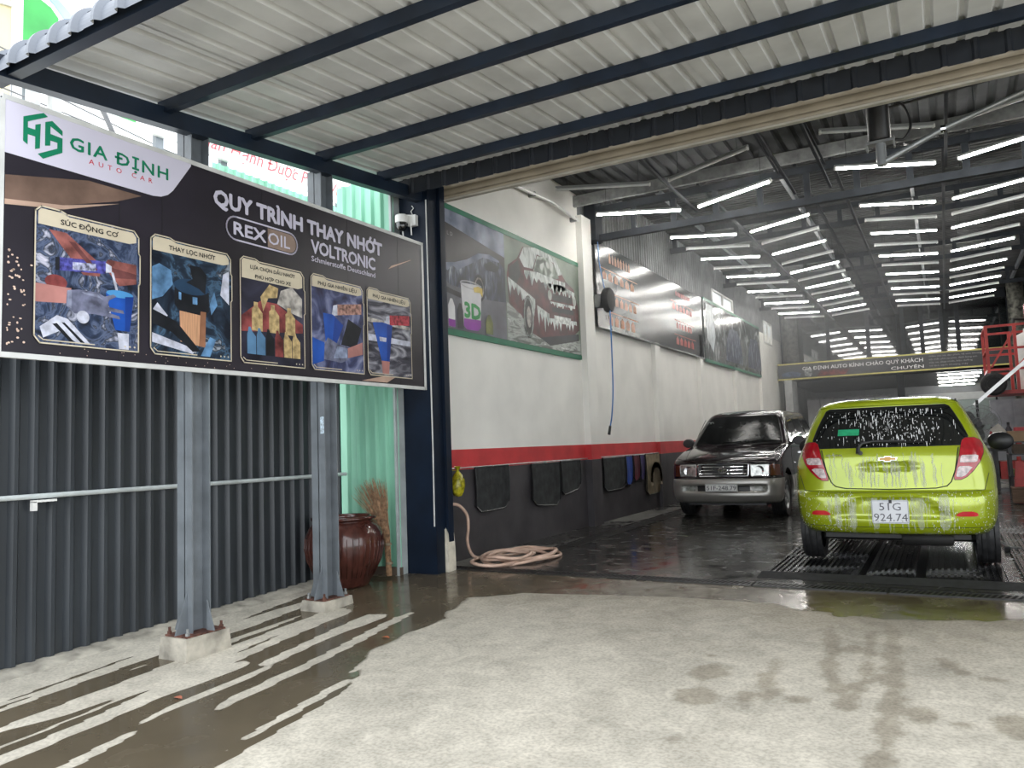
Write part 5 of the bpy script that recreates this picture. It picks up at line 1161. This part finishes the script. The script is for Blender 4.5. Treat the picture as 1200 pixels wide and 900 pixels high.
def cut(o, cutters):
    """wheel arches: subtract the cutters, keep the result as the mesh"""
    for c in cutters:
        md = o.modifiers.new('cut', 'BOOLEAN'); md.operation = 'DIFFERENCE'; md.object = c; md.solver = 'EXACT'
    dg = bpy.context.evaluated_depsgraph_get(); me = bpy.data.meshes.new_from_object(o.evaluated_get(dg))
    o.modifiers.clear(); o.data = me
    me.polygons.foreach_set('use_smooth', [True]*len(me.polygons))
    try: me.set_sharp_from_angle(angle=math.radians(38))
    except Exception: pass
TYRE = M('tyre_rubber', (.014,.014,.015), .55, var=.3, scale=14)
def wheel(parent, x, y, R, wd, sg, rimm, name='wheel', zg=0):
    m = MB(); n = 64; cols_ = [-.5,-.42,-.30,-.26,-.10,-.06,.06,.10,.26,.30,.42,.5]
    rows = []
    for j in range(n):
        a = 2*PI*j/n; row = []
        row.append((x-.46*wd, R*.66, a)); 
        row.append((x-.52*wd, R*.84, a))
        for i, c in enumerate(cols_):
            r = R-.010*(abs(c)/.5)**3
            if i in (2,3,6-1,6,8,9) and i in (3-1,5,8): r -= .009
            if (j % 2 == 0) and (i in (0,1,10,11)): r -= .008
            if (j % 4 == 1) and i in (3,4,6,7): r -= .006
            row.append((x+c*wd, r, a))
        row.append((x+.52*wd, R*.84, a)); row.append((x+.46*wd, R*.66, a)); rows.append(row)
    k = len(rows[0]); m.v = [(px, y+r*math.sin(a), zg+R+r*math.cos(a)) for row in rows for px, r, a in row]
    for j in range(n):
        for i in range(k-1): m.f.append((j*k+i, j*k+i+1, ((j+1) % n)*k+i+1, ((j+1) % n)*k+i))
    w_ = m.build(name, TYRE, parent, smooth=25)
    xf = x+sg*.44*wd
    q = MB(); q.lathe([(R*.68, 0), (R*.66, -sg*.01), (R*.60, -sg*.03), (R*.58, -sg*.05)], (xf, y, zg+R), 32, axis='x')
    for i in range(6):
        a = 2*PI*i/6
        pa = (xf-sg*.015, y+R*.08*math.sin(a), zg+R+R*.08*math.cos(a)); pb = (xf-sg*.02, y+R*.64*math.sin(a), zg+R+R*.64*math.cos(a))
        q.bar(pa, pb, R*.17, .02, (1,0,0))
    q.lathe([(0,0),(R*.15,-sg*.002),(R*.17,-sg*.02)], (xf, y, zg+R), 20, axis='x')
    q.build('rim', rimm, w_, smooth=True)
    MB().lathe([(0,-sg*.06),(R*.66,-sg*.06)], (xf, y, zg+R), 28, axis='x').build('hub_back', BLACK, w_)
    return w_
def temp_cyl(x0, x1, y, z, r):
    me = MB().lathe([(0,x0),(r,x0),(r,x1),(0,x1)], (0,y,z), 40, axis='x').mesh('cutter', BLACK)
    bm = bmesh.new(); bm.from_mesh(me); bmesh.ops.remove_doubles(bm, verts=bm.verts, dist=1e-5); bmesh.ops.recalc_face_normals(bm, faces=bm.faces); bm.to_mesh(me); bm.free()
    o = bpy.data.objects.new('cutter', me); COL.objects.link(o); return o

RIM = M('alloy_rim', (.45,.46,.47), .3, metal=.8, var=.1)
GLASS = M('tinted_car_glass', (.007,.008,.008), .03, var=.2, spec=.5)
SEAM = M('panel_gap', (.012,.014,.008), .6, var=.2)

# ------------------------------------------------------------------ lime green hatchback, tail to the viewer
LIME = M('lime_paint', (.35,.43,.010), .22, metal=.25, var=.06, scale=2, coat=1.0)
SX, SY = -.45, 7.28
def spark_mod(x, z):
    d = 0
    # number plate recess in the bumper
    zc_ = (z-.53)/.085; hw = .42-.17*max(0, min(1, (z-.46)/.15)); e = 1/(1+math.exp(-(hw-abs(x))/.006)) * 1/(1+math.exp(-(z-.435)/.006)) * 1/(1+math.exp(-(.605-z)/.006))
    d += .034*e
    # handle hollow in the tailgate
    q = (x/.19)**2+((z-.868)/.036)**2; d += .05*math.exp(-q**2)
    # scooped crease of the tailgate under the badge
    return d
spark = thing('hatchback_car', (SX, SY+1.8, .04), 'lime green foam covered hatchback seen from behind on the wash platform', 'car')
#        z     w     y0    y1    c    cd   b    c1
keysS = [(.27, .70, .16, 3.35, .30, .30, .03, .5), (.31, .735,.07, 3.50, .28, .36, .03, .5), (.36, .765,.025,3.56, .26, .36, .035,.5), (.44, .785,.005,3.60, .25, .36, .035,.5), (.54, .795,.0, 3.60, .25, .36, .035,.5),
         (.61, .80, .008,3.58, .25, .36, .035,.5), (.645,.80, .035,3.57, .25, .34, .035,.5), (.665,.80, .075,3.56, .25, .31, .035,.5), (.75, .80, .078,3.48, .26, .32, .035,.5), (.85, .795,.08, 3.30, .27, .33, .035,.45),
         (.93, .78, .088,3.00, .27, .33, .035,.40), (1.0, .752,.105,2.72, .25, .31, .035,.3), (1.06,.725,.13, 2.55, .22, .28, .035,.25), (1.15,.690,.17, 2.40, .18, .24, .035,.2), (1.30,.625,.235,2.16, .15, .2, .035,.2),
         (1.395,.575,.275,1.98, .14, .18, .03,.2), (1.405,.568,.255,1.95, .14, .18, .03,.2), (1.43,.535,.262,1.88, .15, .18, .03,.2), (1.455,.47, .30, 1.72, .16, .18, .03,.2), (1.472,.36,.40, 1.50, .16, .2, .03,.2), (1.478,.2,.60, 1.30, .1, .15, .02,.1)]
SB = CarBody(keysS, (SX, SY, .04), spark_mod)
body = SB.shell(.29, 1.478, 80).build('body', LIME, spark, smooth=45)
RA, FA = .60, 2.97
cuts = [temp_cyl(SX-1, SX-.56, SY+RA, .335, .335), temp_cyl(SX+.56, SX+1, SY+RA, .335, .335), temp_cyl(SX-1, SX-.5, SY+FA, .335, .335), temp_cyl(SX+.5, SX+1, SY+FA, .335, .335)]
cut(body, cuts)
for c in cuts: bpy.data.objects.remove(c)
for sg in (-1, 1):
    wheel(spark, SX+sg*.70, SY+RA, .282, .17, sg, RIM, zg=.044); wheel(spark, SX+sg*.70, SY+FA, .282, .17, sg, RIM, zg=.044)
m = MB().box((SX-.58,SY+.42,.26),(SX+.58,SY+3.3,.36)).cyl((SX-.62,SY+RA,.26),(SX+.62,SY+RA,.26),.04,12); m.build('underbody', BLACK, spark)
MB().lathe([(0,-.20),(.06,-.20),(.07,-.18),(.07,.18),(.06,.20),(0,.20)], (SX+.25,SY+.42,.27), 18, axis='x').build('silencer', M('dull_exhaust', (.02,.019,.018), .6), spark, smooth=True)
SB.near_patch([(1.035,-.545,.545),(1.075,-.60,.60),(1.11,-.612,.612),(1.2,-.577,.577),(1.3,-.53,.53),(1.37,-.492,.492),(1.385,-.46,.46)], .003, 30, 4).build('rear_window', GLASS, spark, smooth='all')
SB.near_line([(-.545,1.035),(-.60,1.075),(-.612,1.11),(-.577,1.2),(-.53,1.3),(-.492,1.37),(-.46,1.387),(.46,1.387),(.492,1.37),(.53,1.3),(.577,1.2),(.612,1.11),(.60,1.075),(.545,1.035),(-.545,1.035)], .004, .002).build('window_seal', BLACK, spark)
for pts in ([(-.535,1.02),(-.50,.83),(-.465,.735),(-.43,.70),(-.35,.683),(0,.675),(.35,.683),(.43,.70),(.465,.735),(.50,.83),(.535,1.02)],):
    SB.near_line(pts, .0045, .004).build('tailgate_gap', SEAM, spark)
SB.near_line([(-.74,.80),(-.70,.665),(-.5,.65),(.5,.65),(.70,.665),(.74,.80)], .003, .002).build('bumper_gap', SEAM, spark)
SB.near_line([(-.70,.365),(-.4,.36),(.4,.36),(.70,.365)], .004, .0).build('bumper_crease', SEAM, spark)
# tail lamps
REDL = M('red_lamp', (.36,.004,.012), .12, var=.15, scale=20, coat=.6); CLRL = M('clear_lamp', (.56,.46,.46), .15, var=.25, scale=40, coat=.6)
for sg in (-1, 1):
    def fl(rows): return [(z, sg*a, sg*b) for z, a, b in rows]
    t = SB.near_patch(fl([(.752,.535,.49),(.775,.58,.488),(.83,.635,.503),(.90,.685,.523),(.97,.715,.540),(1.04,.715,.555),(1.075,.695,.565),(1.095,.655,.59)]), .012, 14, 5).build('tail_lamp', REDL, spark, smooth='all')
    SB.near_patch(fl([(.893,.645,.54),(.90,.662,.538),(.945,.675,.548),(.953,.655,.56)]), .015, 10, 4).build('reversing_lens', CLRL, t, smooth='all')
    SB.near_patch(fl([(.775,.545,.508),(.785,.568,.503),(.85,.625,.520),(.862,.60,.535)]), .015, 10, 4).build('indicator_lens', CLRL, t, smooth='all')
    SB.near_line([(sg*.49,.752),(sg*.535,.752),(sg*.58,.775),(sg*.635,.83),(sg*.685,.90),(sg*.715,.97),(sg*.715,1.04),(sg*.695,1.075),(sg*.655,1.095),(sg*.59,1.095),(sg*.565,1.075),(sg*.54,.97),(sg*.503,.83),(sg*.49,.752)], .004, .006).build('lamp_edge', SEAM, t)
    SB.near_patch(fl([(.455,.62,.50),(.462,.64,.475),(.485,.63,.50),(.495,.60,.53)]), .006, 10, 3).build('bumper_reflector', M('red_reflector', (.55,.01,.02), .15, coat=.5), spark, smooth='all')
# badge, wiper, plate
yb_ = SB.near(0, .935)
def fN(B, off): return lambda u, v, d: B.P(u, B.near(u, v)-off-d, v)
bow = [(-.075,-.012),(-.028,-.012),(-.028,-.024),(.022,-.024),(.028,-.012),(.07,-.012),(.078,.012),(.03,.012),(.03,.024),(-.022,.024),(-.028,.012),(-.068,.012)]
MB().prism([(u, .935+v) for u, v in bow], lambda u, v, d: SB.P(u, yb_-.002-d, v), .012).build('badge', CHROME, spark)
bow2 = [(u*.86, .935+v*.78) for u, v in bow]
MB().prism(bow2, lambda u, v, d: SB.P(u, yb_-.014-d, v), .002).build('badge_inlay', M('badge_gold', (.38,.22,.07), .3, metal=.6), spark)
lettering('model_lettering', 'SPARK', CHROME, spark, fN(SB, .004), -.50, .965, .14, .017, .0)
wp = [(-.23,.985),(-.225,1.04),(-.19,1.075),(-.10,1.09),(.14,1.085)]
MB().tube([SB.P(x, SB.near(x, z)-.03, z) for x, z in wp], [.018,.016,.014,.011,.008], 8).build('wiper_arm', BLACK, spark, smooth=True)
MB().tube([SB.P(x, SB.near(x, z)-.018, z) for x, z in [(-.12,1.075),(.05,1.075),(.28,1.07)]], .008, 6).build('wiper_blade', BLACK, spark, smooth=True)
MB().cyl(SB.P(-.21, SB.near(-.21,1.0)+.01, .99), SB.P(-.21, SB.near(-.21,1.0)-.035, .99), .018, 12).build('wiper_pivot', BLACK, spark, smooth=True)
yp = SB.near(0, .5)-.02
PLW = M('plate_white', (.68,.69,.72), .4, var=.04); PLK = M('plate_ink', (.10,.10,.12), .5)
pl = MB().prism([(-.142,.40),(-.135,.393),(.135,.393),(.142,.40),(.142,.582),(.135,.589),(-.135,.589),(-.142,.582)], lambda u, v, d: SB.P(u-.005, yp-d, v), .006).build('number_plate', PLW, spark)
fpl = lambda u, v, d: SB.P(u-.005, yp-.0075, v)
lettering('plate_lettering', '51G', PLK, pl, fpl, -.082, .503, .165, .066, .0); lettering('plate_lettering', '924.74', PLK, pl, fpl, -.128, .413, .258, .066, .0)
outline_strip(MB(), [(-.137,.40),(.137,.40),(.137,.583),(-.137,.583)], .003, fpl).build('plate_border', PLK, pl)
MB().box(SB.P(-.010,yp-.018,.563), SB.P(.012,yp-.006,.592)).build('plate_clip', BLACK, pl)
SB.near_patch([(1.145,-.395,-.22),(1.20,-.39,-.215)], .006, 6, 2).build('window_sticker', M('green_sticker', (.02,.36,.16), .4, var=.15, scale=30), spark, smooth='all')
# flanks
for sg in (-1, 1):
    SB.side_patch([(1.02,.75,2.45),(1.10,.72,2.33),(1.25,.72,2.12),(1.36,.78,1.95)], sg, .003, 24).build('side_window', GLASS, spark, smooth='all')
    SB.side_line([(1.62,.36),(1.62,1.37)], sg, .004).build('door_gap', SEAM, spark); SB.side_line([(2.5,.40),(2.55,.75),(2.45,1.0)], sg, .004).build('door_gap', SEAM, spark)
    SB.side_line([(.95,.40),(.92,.70),(.75,1.0)], sg, .004).build('door_gap', SEAM, spark)
    mm = MB(); mm.lathe([(0,-.06),(.05,-.058),(.075,-.03),(.08,.02),(.06,.06),(0,.065)], (0,0,0), 18, axis='y'); cxx, cyy_, czz = SX+sg*.95, SY+2.35, 1.07
    mm.v = [(cxx+px*1.55, cyy_+py, czz+pz*1.25) for px, py, pz in mm.v]; mr_ = mm.build('door_mirror', BLACK, spark, smooth=True)
    MB().bar((SX+sg*.74,SY+2.37,1.03),(SX+sg*.88,SY+2.36,1.05),.05,.035).build('mirror_stalk', BLACK, mr_)
# windscreen and nose
def far_patch(B, rows, off, n=16):
    m = MB(); G = []
    for z, a, b in B.dense(rows, 4):
        xe = B.side(B.y1(z), z); G.append([B.P(a+(b-a)*i/n, B.y1(z)+.06*(1-((a+(b-a)*i/n)/xe)**2)+off, z) for i in range(n+1)])
    return m.grid(G)
far_patch(SB, [(1.0,-.48,.48),(1.15,-.44,.44),(1.36,-.38,.38)], .004).build('windscreen', GLASS, spark, smooth='all')
for sg in (-1, 1): far_patch(SB, [(.66,sg*.30,sg*.52),(.80,sg*.34,sg*.53)], .006).build('head_lamp', CLRL, spark, smooth='all')
far_patch(SB, [(.36,-.34,.34),(.60,-.38,.38)], .006).build('grille', BLACK, spark, smooth='all')
# foam: runs down the tailgate and bumper, flecks on the glass
FOAM = M('foam_runs', (.70,.72,.62), .5, var=.08, alpha=.30); FLECK = M('foam_flecks', (.80,.81,.82), .5, var=.05)
m = MB(); r = random.Random(21)
def run(x, za, zb, wd):
    G = []; n = 8; ph = r.random()*6
    for i in range(n+1):
        z = za+(zb-za)*i/n; c = x+.004*math.sin(i*1.3+ph); w2 = wd*(1 if i not in (0, n) else .4)
        G.append([SB.P(c-w2/2, SB.near(c-w2/2, z)-.0045, z), SB.P(c+w2/2, SB.near(c+w2/2, z)-.0045, z)])
    m.grid(G)
for i in range(70):
    x = r.gauss(-.05, .24); 
    if abs(x) > .47: continue
    za = 1.0-r.random()*.14; run(x, za, max(.69, za-r.uniform(.08,.32)), r.uniform(.005,.018))
for i in range(55):
    x = r.uniform(-.52,.50); run(x, .64-r.random()*.05, max(.31,.62-r.uniform(.1,.35)), r.uniform(.004,.014))
for x, wd in ((-.30,.06),(-.42,.05),(.40,.08),(-.12,.05),(.22,.05)): run(x, .64, .34, wd)
for i in range(40):
    x = r.uniform(-.62,.66); run(x, .315, .296, r.uniform(.004,.012))
o = m.build('foam_runs', FOAM, spark, smooth='all'); o['kind'] = 'stuff'
m = MB()
for i in range(460):
    x = r.gauss(.0, .26); z = r.uniform(1.05,1.36)
    lim = np.interp(z, [1.05,1.11,1.37], [.55,.58,.47])
    if abs(x) > lim or (-.42 < x < -.2 and 1.13 < z < 1.22): continue
    L_ = r.uniform(.002,.008)*(1 if r.random() < .75 else 3.5); wd = r.uniform(.0012,.0032)
    G = [[SB.P(x+s*wd*q, SB.near(x+s*wd*q, z+t*L_)-.0065, z+t*L_) for s in (-1, 1)] for t, q in ((-1,.5),(0,1),(1,.5))]
    m.grid(G)
for i in range(420):
    sgn = r.choice((-1, 1)); x = sgn*r.uniform(.30,.76); z = r.uniform(.31,.66); wd = r.uniform(.0008,.002); L_ = wd*r.uniform(1,4)
    G = [[SB.P(x+s*wd, SB.near(x+s*wd, z+t*L_)-.004, z+t*L_) for s in (-1, 1)] for t in (-1, 1)]
    m.grid(G)
o = m.build('foam_flecks', FLECK, spark, smooth='all'); o['kind'] = 'stuff'

# ------------------------------------------------------------------ dark van with silver skirts, nose to the viewer
AUB = M('aubergine_black_paint', (.012,.007,.009), .12, var=.25, scale=3, coat=.35, spec=.4)
SILP = M('champagne_silver_paint', (.36,.345,.32), .32, metal=.55, var=.08, scale=3, coat=.5)
ZX, ZY = -2.95, 11.58
van = thing('van', (ZX, ZY+2.2, 0), 'dark aubergine van with silver bumper and skirts parked by the wall', 'car')
def van_mod(x, z):
    e = 1/(1+math.exp(-(.36-abs(x))/.012)) * 1/(1+math.exp(-(z-.635)/.006)) * 1/(1+math.exp(-(.815-z)/.006)); d = .02*e
    e2 = 1/(1+math.exp(-(.60-abs(x))/.015)) * 1/(1+math.exp(-(z-.405)/.006)) * 1/(1+math.exp(-(.505-z)/.006)); return d+.028*e2
keysZ = [(.22, .74, .12, 4.25, .24, .22, .05, .3), (.27, .795,.04, 4.32, .24, .24, .05, .3), (.36, .825,.0, 4.35, .24, .26, .05,.3), (.50, .83, .0, 4.36, .24, .26, .05,.3), (.585,.83, .01, 4.36, .24, .26, .05,.3),
         (.605,.825,.045,4.36, .22, .25, .05,.3), (.70, .82, .06, 4.36, .20, .22, .05,.3), (.82, .81, .075,4.36, .18, .20, .05,.3), (.87, .805,.11, 4.36, .17, .20, .06,.3), (.93, .80, .26, 4.35, .16, .22, .07,.3),
         (1.0, .80, .56, 4.34, .14, .22, .07,.3), (1.055,.795,.90, 4.32, .12, .2, .07,.3), (1.075,.79, 1.02,4.31, .12, .18, .07,.3), (1.15,.765,1.12,4.29, .12, .16, .07,.3), (1.3, .715,1.31,4.26, .12, .15, .07,.3),
         (1.50,.645,1.56,4.20, .12, .15, .07,.3), (1.58,.605,1.68,4.16, .13, .15, .07,.3), (1.63,.55, 1.82,4.08, .15, .18, .07,.3), (1.66,.45, 2.02,3.9, .16, .2, .06,.3), (1.675,.25,2.4, 3.6, .1, .2, .05,.2)]
ZB = CarBody(keysZ, (ZX, ZY, 0), van_mod)
up_ = ZB.shell(.60, 1.675, 70).build('body', AUB, van, smooth=45)
lo_ = ZB.shell(.235, .598, 36).build('bumper_and_skirt', SILP, van, smooth=45)
RA2, FA2 = 3.35, .72
for ob in (up_, lo_):
    cuts = [temp_cyl(ZX-1.2, ZX-.55, ZY+FA2, .33, .40), temp_cyl(ZX+.55, ZX+1.2, ZY+FA2, .33, .40), temp_cyl(ZX-1.2, ZX-.55, ZY+RA2, .33, .40), temp_cyl(ZX+.55, ZX+1.2, ZY+RA2, .33, .40)]
    cut(ob, cuts)
    for c in cuts: bpy.data.objects.remove(c)
for sg in (-1, 1):
    wheel(van, ZX+sg*.70, ZY+FA2, .325, .20, sg, RIM); wheel(van, ZX+sg*.70, ZY+RA2, .325, .20, sg, RIM)
MB().box((ZX-.58,ZY+.2,.2),(ZX+.58,ZY+4.1,.5)).build('underbody', BLACK, van)
ZB.near_patch([(1.10,-.69,.69),(1.15,-.685,.685),(1.3,-.635,.635),(1.5,-.565,.565),(1.56,-.52,.52)], .004, 24).build('windscreen', M('wet_windscreen', (.008,.009,.009), .14, var=.4, scale=5, spec=.14), van, smooth='all')
ZB.near_line([(-.69,1.10),(-.685,1.15),(-.635,1.3),(-.565,1.5),(-.52,1.565),(.52,1.565),(.565,1.5),(.635,1.3),(.685,1.15),(.69,1.10),(-.69,1.10)], .008, .004).build('windscreen_seal', BLACK, van)
for x in (-.32, .22): MB().tube([ZB.P(x, ZB.near(x,1.09)-.02, 1.095), ZB.P(x+.25, ZB.near(x+.25,1.11)-.02, 1.115), ZB.P(x+.45, ZB.near(x+.4,1.12)-.015, 1.125)], [.010,.008,.006], 6).build('wiper', BLACK, van)
ZB.near_line([(-.70,1.06),(-.64,.98),(-.585,.885),(-.40,.862),(.40,.862),(.585,.885),(.64,.98),(.70,1.06)], .004, .002).build('bonnet_gap', SEAM, van)
# grille with chrome bars and emblem
gr = ZB.near_patch([(.64,-.355,.355),(.65,-.365,.365),(.80,-.375,.375),(.812,-.365,.365)], .0, 20).build('grille', M('grille_black', (.01,.01,.011), .4), van, smooth='all')
for z in (.675,.725,.775): ZB.near_line([(-.36,z),(.36,z)], .0045, .012, 14).build('grille_bar', CHROME, gr)
ZB.near_line([(-.355,.638),(-.37,.655),(-.38,.80),(-.365,.815),(.365,.815),(.38,.80),(.37,.655),(.355,.638),(-.355,.638)], .010, .012).build('grille_surround', CHROME, gr)
yg = ZB.near(0,.72)-.022
for cxp, czp, rx, rz in ((0,.722,.062,.042),(0,.722,.024,.040),(0,.742,.042,.016)):
    MB().tube([ZB.P(cxp+rx*math.cos(a), yg, czp+rz*math.sin(a)) for a in np.linspace(0,2*PI,29)[:-1]], .0055, 6, closed=True).build('emblem_ring', CHROME, gr, smooth=True)
HL = M('clear_headlamp', (.38,.39,.37), .1, var=.35, scale=18, metal=.5, coat=1); AMB = M('smoked_amber', (.10,.025,.015), .15, coat=.6, var=.2)
for sg in (-1, 1):
    hl = ZB.near_patch([(.635,sg*.41,sg*.655),(.65,sg*.405,sg*.66),(.79,sg*.40,sg*.665),(.808,sg*.41,sg*.66)], .010, 12).build('head_lamp', HL, van, smooth='all')
    MB().lathe([(0,.012),(.05,.004),(.068,0)], ZB.P(sg*.53, ZB.near(sg*.53,.72)-.012, .72), 20, axis='y').build('reflector_bowl', CHROME, hl, smooth=True)
    ZB.near_line([(sg*.41,.632),(sg*.66,.645),(sg*.668,.795),(sg*.655,.812),(sg*.41,.812),(sg*.402,.80),(sg*.405,.65),(sg*.41,.632)], .006, .012).build('lamp_bezel', CHROME, hl)
    ZB.near_patch([(.64,sg*.675,sg*.805),(.79,sg*.675,sg*.80),(.80,sg*.68,sg*.78)], .008, 10).build('corner_lamp', AMB, van, smooth='all')
    ZB.near_patch([(.415,sg*.43,sg*.63),(.43,sg*.42,sg*.645),(.485,sg*.42,sg*.645),(.497,sg*.43,sg*.63)], .004, 8).build('fog_lamp', M('fog_glass', (.30,.31,.28), .15, var=.3, scale=30, coat=.6), van, smooth='all')
    ZB.near_patch([(.41,sg*.39,sg*.41),(.50,sg*.39,sg*.41)], .002, 2).build('slot_divider', SILP, van)
ZB.near_patch([(.415,-.385,.385),(.425,-.39,.39),(.49,-.39,.39),(.498,-.385,.385)], .003, 12).build('bumper_slot', BLACK, van, smooth='all')
ZB.near_line([(-.80,.60),(-.5,.597),(.5,.597),(.80,.60)], .006, .003).build('bumper_gap', SEAM, van)
yz = ZB.near(0,.46)-.042
zp = MB().prism([(-.255,.412),(.225,.412),(.225,.525),(-.255,.525)], lambda u, v, d: ZB.P(u, yz-d, v), .008).build('number_plate', M('van_plate', (.74,.74,.72), .5, var=.05), van)
fz = lambda u, v, d: ZB.P(u, yz-.0095, v)
lettering('plate_lettering', '51F-248.79', PLK, zp, fz, -.232, .436, .435, .066, .008)
outline_strip(MB(), [(-.249,.418),(.219,.418),(.219,.519),(-.249,.519)], .005, fz).build('plate_border', PLK, zp)
# flanks and mirrors
for sg in (-1, 1):
    for rows in ([(1.10,1.52,2.22),(1.3,1.62,2.22),(1.5,1.85,2.22)], [(1.10,2.32,3.12),(1.5,2.32,3.12)], [(1.10,3.22,4.0),(1.5,3.22,3.95)]):
        ZB.side_patch(rows, sg, .004, 10).build('side_window', GLASS, van, smooth='all')
    for pts in ([(1.30,.40),(1.22,.8),(1.30,1.06),(1.62,1.52)], [(2.27,.35),(2.27,1.54)], [(3.0,.75),(3.17,1.0),(3.17,1.54)]): ZB.side_line(pts, sg, .005).build('door_gap', SEAM, van)
    ZB.side_line([(1.45,.78),(4.1,.78)], sg, .012).build('rub_strip', CHROME, van)
    for y in (2.12, 2.98): MB().bar(ZB.P(sg*(ZB.side(y,.92)+.012), y-.08, .93), ZB.P(sg*(ZB.side(y,.92)+.012), y+.08, .93), .025, .03).build('door_handle', CHROME, van)
    mm = MB(); mm.lathe([(0,-.05),(.07,-.048),(.085,-.02),(.085,.03),(.06,.06),(0,.065)], (0,0,0), 18, axis='y')
    cxx, cyy_, czz = ZX+sg*.895, ZY+1.42, 1.135
    mm.v = [(cxx+px*1.15, cyy_+py, czz+pz*.9) for px, py, pz in mm.v]; mr_ = mm.build('door_mirror', BLACK, van, smooth=True)
    MB().bar((ZX+sg*.77,ZY+1.45,1.10),(ZX+sg*.86,ZY+1.44,1.11),.05,.04).build('mirror_stalk', BLACK, mr_)
    MB().box((ZX+sg*.78-.07,ZY+1.35,.26),(ZX+sg*.78+.09,ZY+2.9,.30)).build('side_step', SILP, van)
far_patch(ZB, [(1.05,-.45,.45),(1.5,-.38,.38)], .006).build('rear_window', GLASS, van, smooth='all')
# parking ring decal in the corner of the screen
for dx in (0, .05): MB().tube([ZB.P(-.56+dx+.026*math.cos(a), ZB.near(-.56+dx, 1.46)-.01, 1.46+.022*math.sin(a)) for a in np.linspace(0,2*PI,17)[:-1]], .004, 4, closed=True).build('screen_decal', M('decal_pale', (.5,.55,.53), .5), van)
m = MB().lathe([(.03,1.10),(.034,1.115),(.014,1.13),(.022,1.16),(.010,1.19),(0,1.2)], (ZX-.09, ZY+1.30, 0), 12); m.build('dash_ornament', M('dash_white', (.6,.62,.62), .5), van, smooth=True)
# ------------------------------------------------------------------ drifting spray mist in the bay
def mist():
    m = bpy.data.materials.new('spray_mist'); m.use_nodes = True; nt = m.node_tree; nt.nodes.clear(); N = nt.nodes.new; L = nt.links.new
    out = N('ShaderNodeOutputMaterial'); vs = N('ShaderNodeVolumeScatter')
    vs.inputs['Color'].default_value = (.95,.97,1,1); vs.inputs['Anisotropy'].default_value = .2
    tc = N('ShaderNodeTexCoord'); sp = N('ShaderNodeSeparateXYZ'); L(tc.outputs['Object'], sp.inputs[0])
    mr = N('ShaderNodeMapRange'); mr.interpolation_type = 'SMOOTHSTEP'; mr.inputs['From Min'].default_value = 1.2; mr.inputs['From Max'].default_value = -3.2; mr.inputs['To Min'].default_value = 0; mr.inputs['To Max'].default_value = MIST
    mz = N('ShaderNodeMapRange'); mz.interpolation_type = 'SMOOTHSTEP'; mz.inputs['From Min'].default_value = 1.0; mz.inputs['From Max'].default_value = 2.6
    ns = N('ShaderNodeTexNoise'); ns.inputs['Scale'].default_value = .55; ns.inputs['Detail'].default_value = 3; L(tc.outputs['Object'], ns.inputs['Vector'])
    nm = N('ShaderNodeMapRange'); nm.inputs['From Min'].default_value = .35; nm.inputs['From Max'].default_value = .7; nm.inputs['To Min'].default_value = .25; nm.inputs['To Max'].default_value = 2.0; L(ns.outputs['Fac'], nm.inputs['Value'])
    L(sp.outputs['X'], mr.inputs['Value']); L(sp.outputs['Z'], mz.inputs['Value'])
    a = N('ShaderNodeMath'); a.operation = 'MULTIPLY'; L(mr.outputs[0], a.inputs[0]); L(mz.outputs[0], a.inputs[1])
    b = N('ShaderNodeMath'); b.operation = 'MULTIPLY'; L(a.outputs[0], b.inputs[0]); L(nm.outputs[0], b.inputs[1])
    L(b.outputs[0], vs.inputs['Density']); L(vs.outputs[0], out.inputs['Volume'])
    o = MB().box((-4.50, 9.2, 1.0), (1.3, 25.9, 4.84)).build('spray_mist', m)
    tag(o, 'thin white spray mist drifting under the lamps beside the white wall', 'mist', kind='stuff')
MIST = .020
mist()
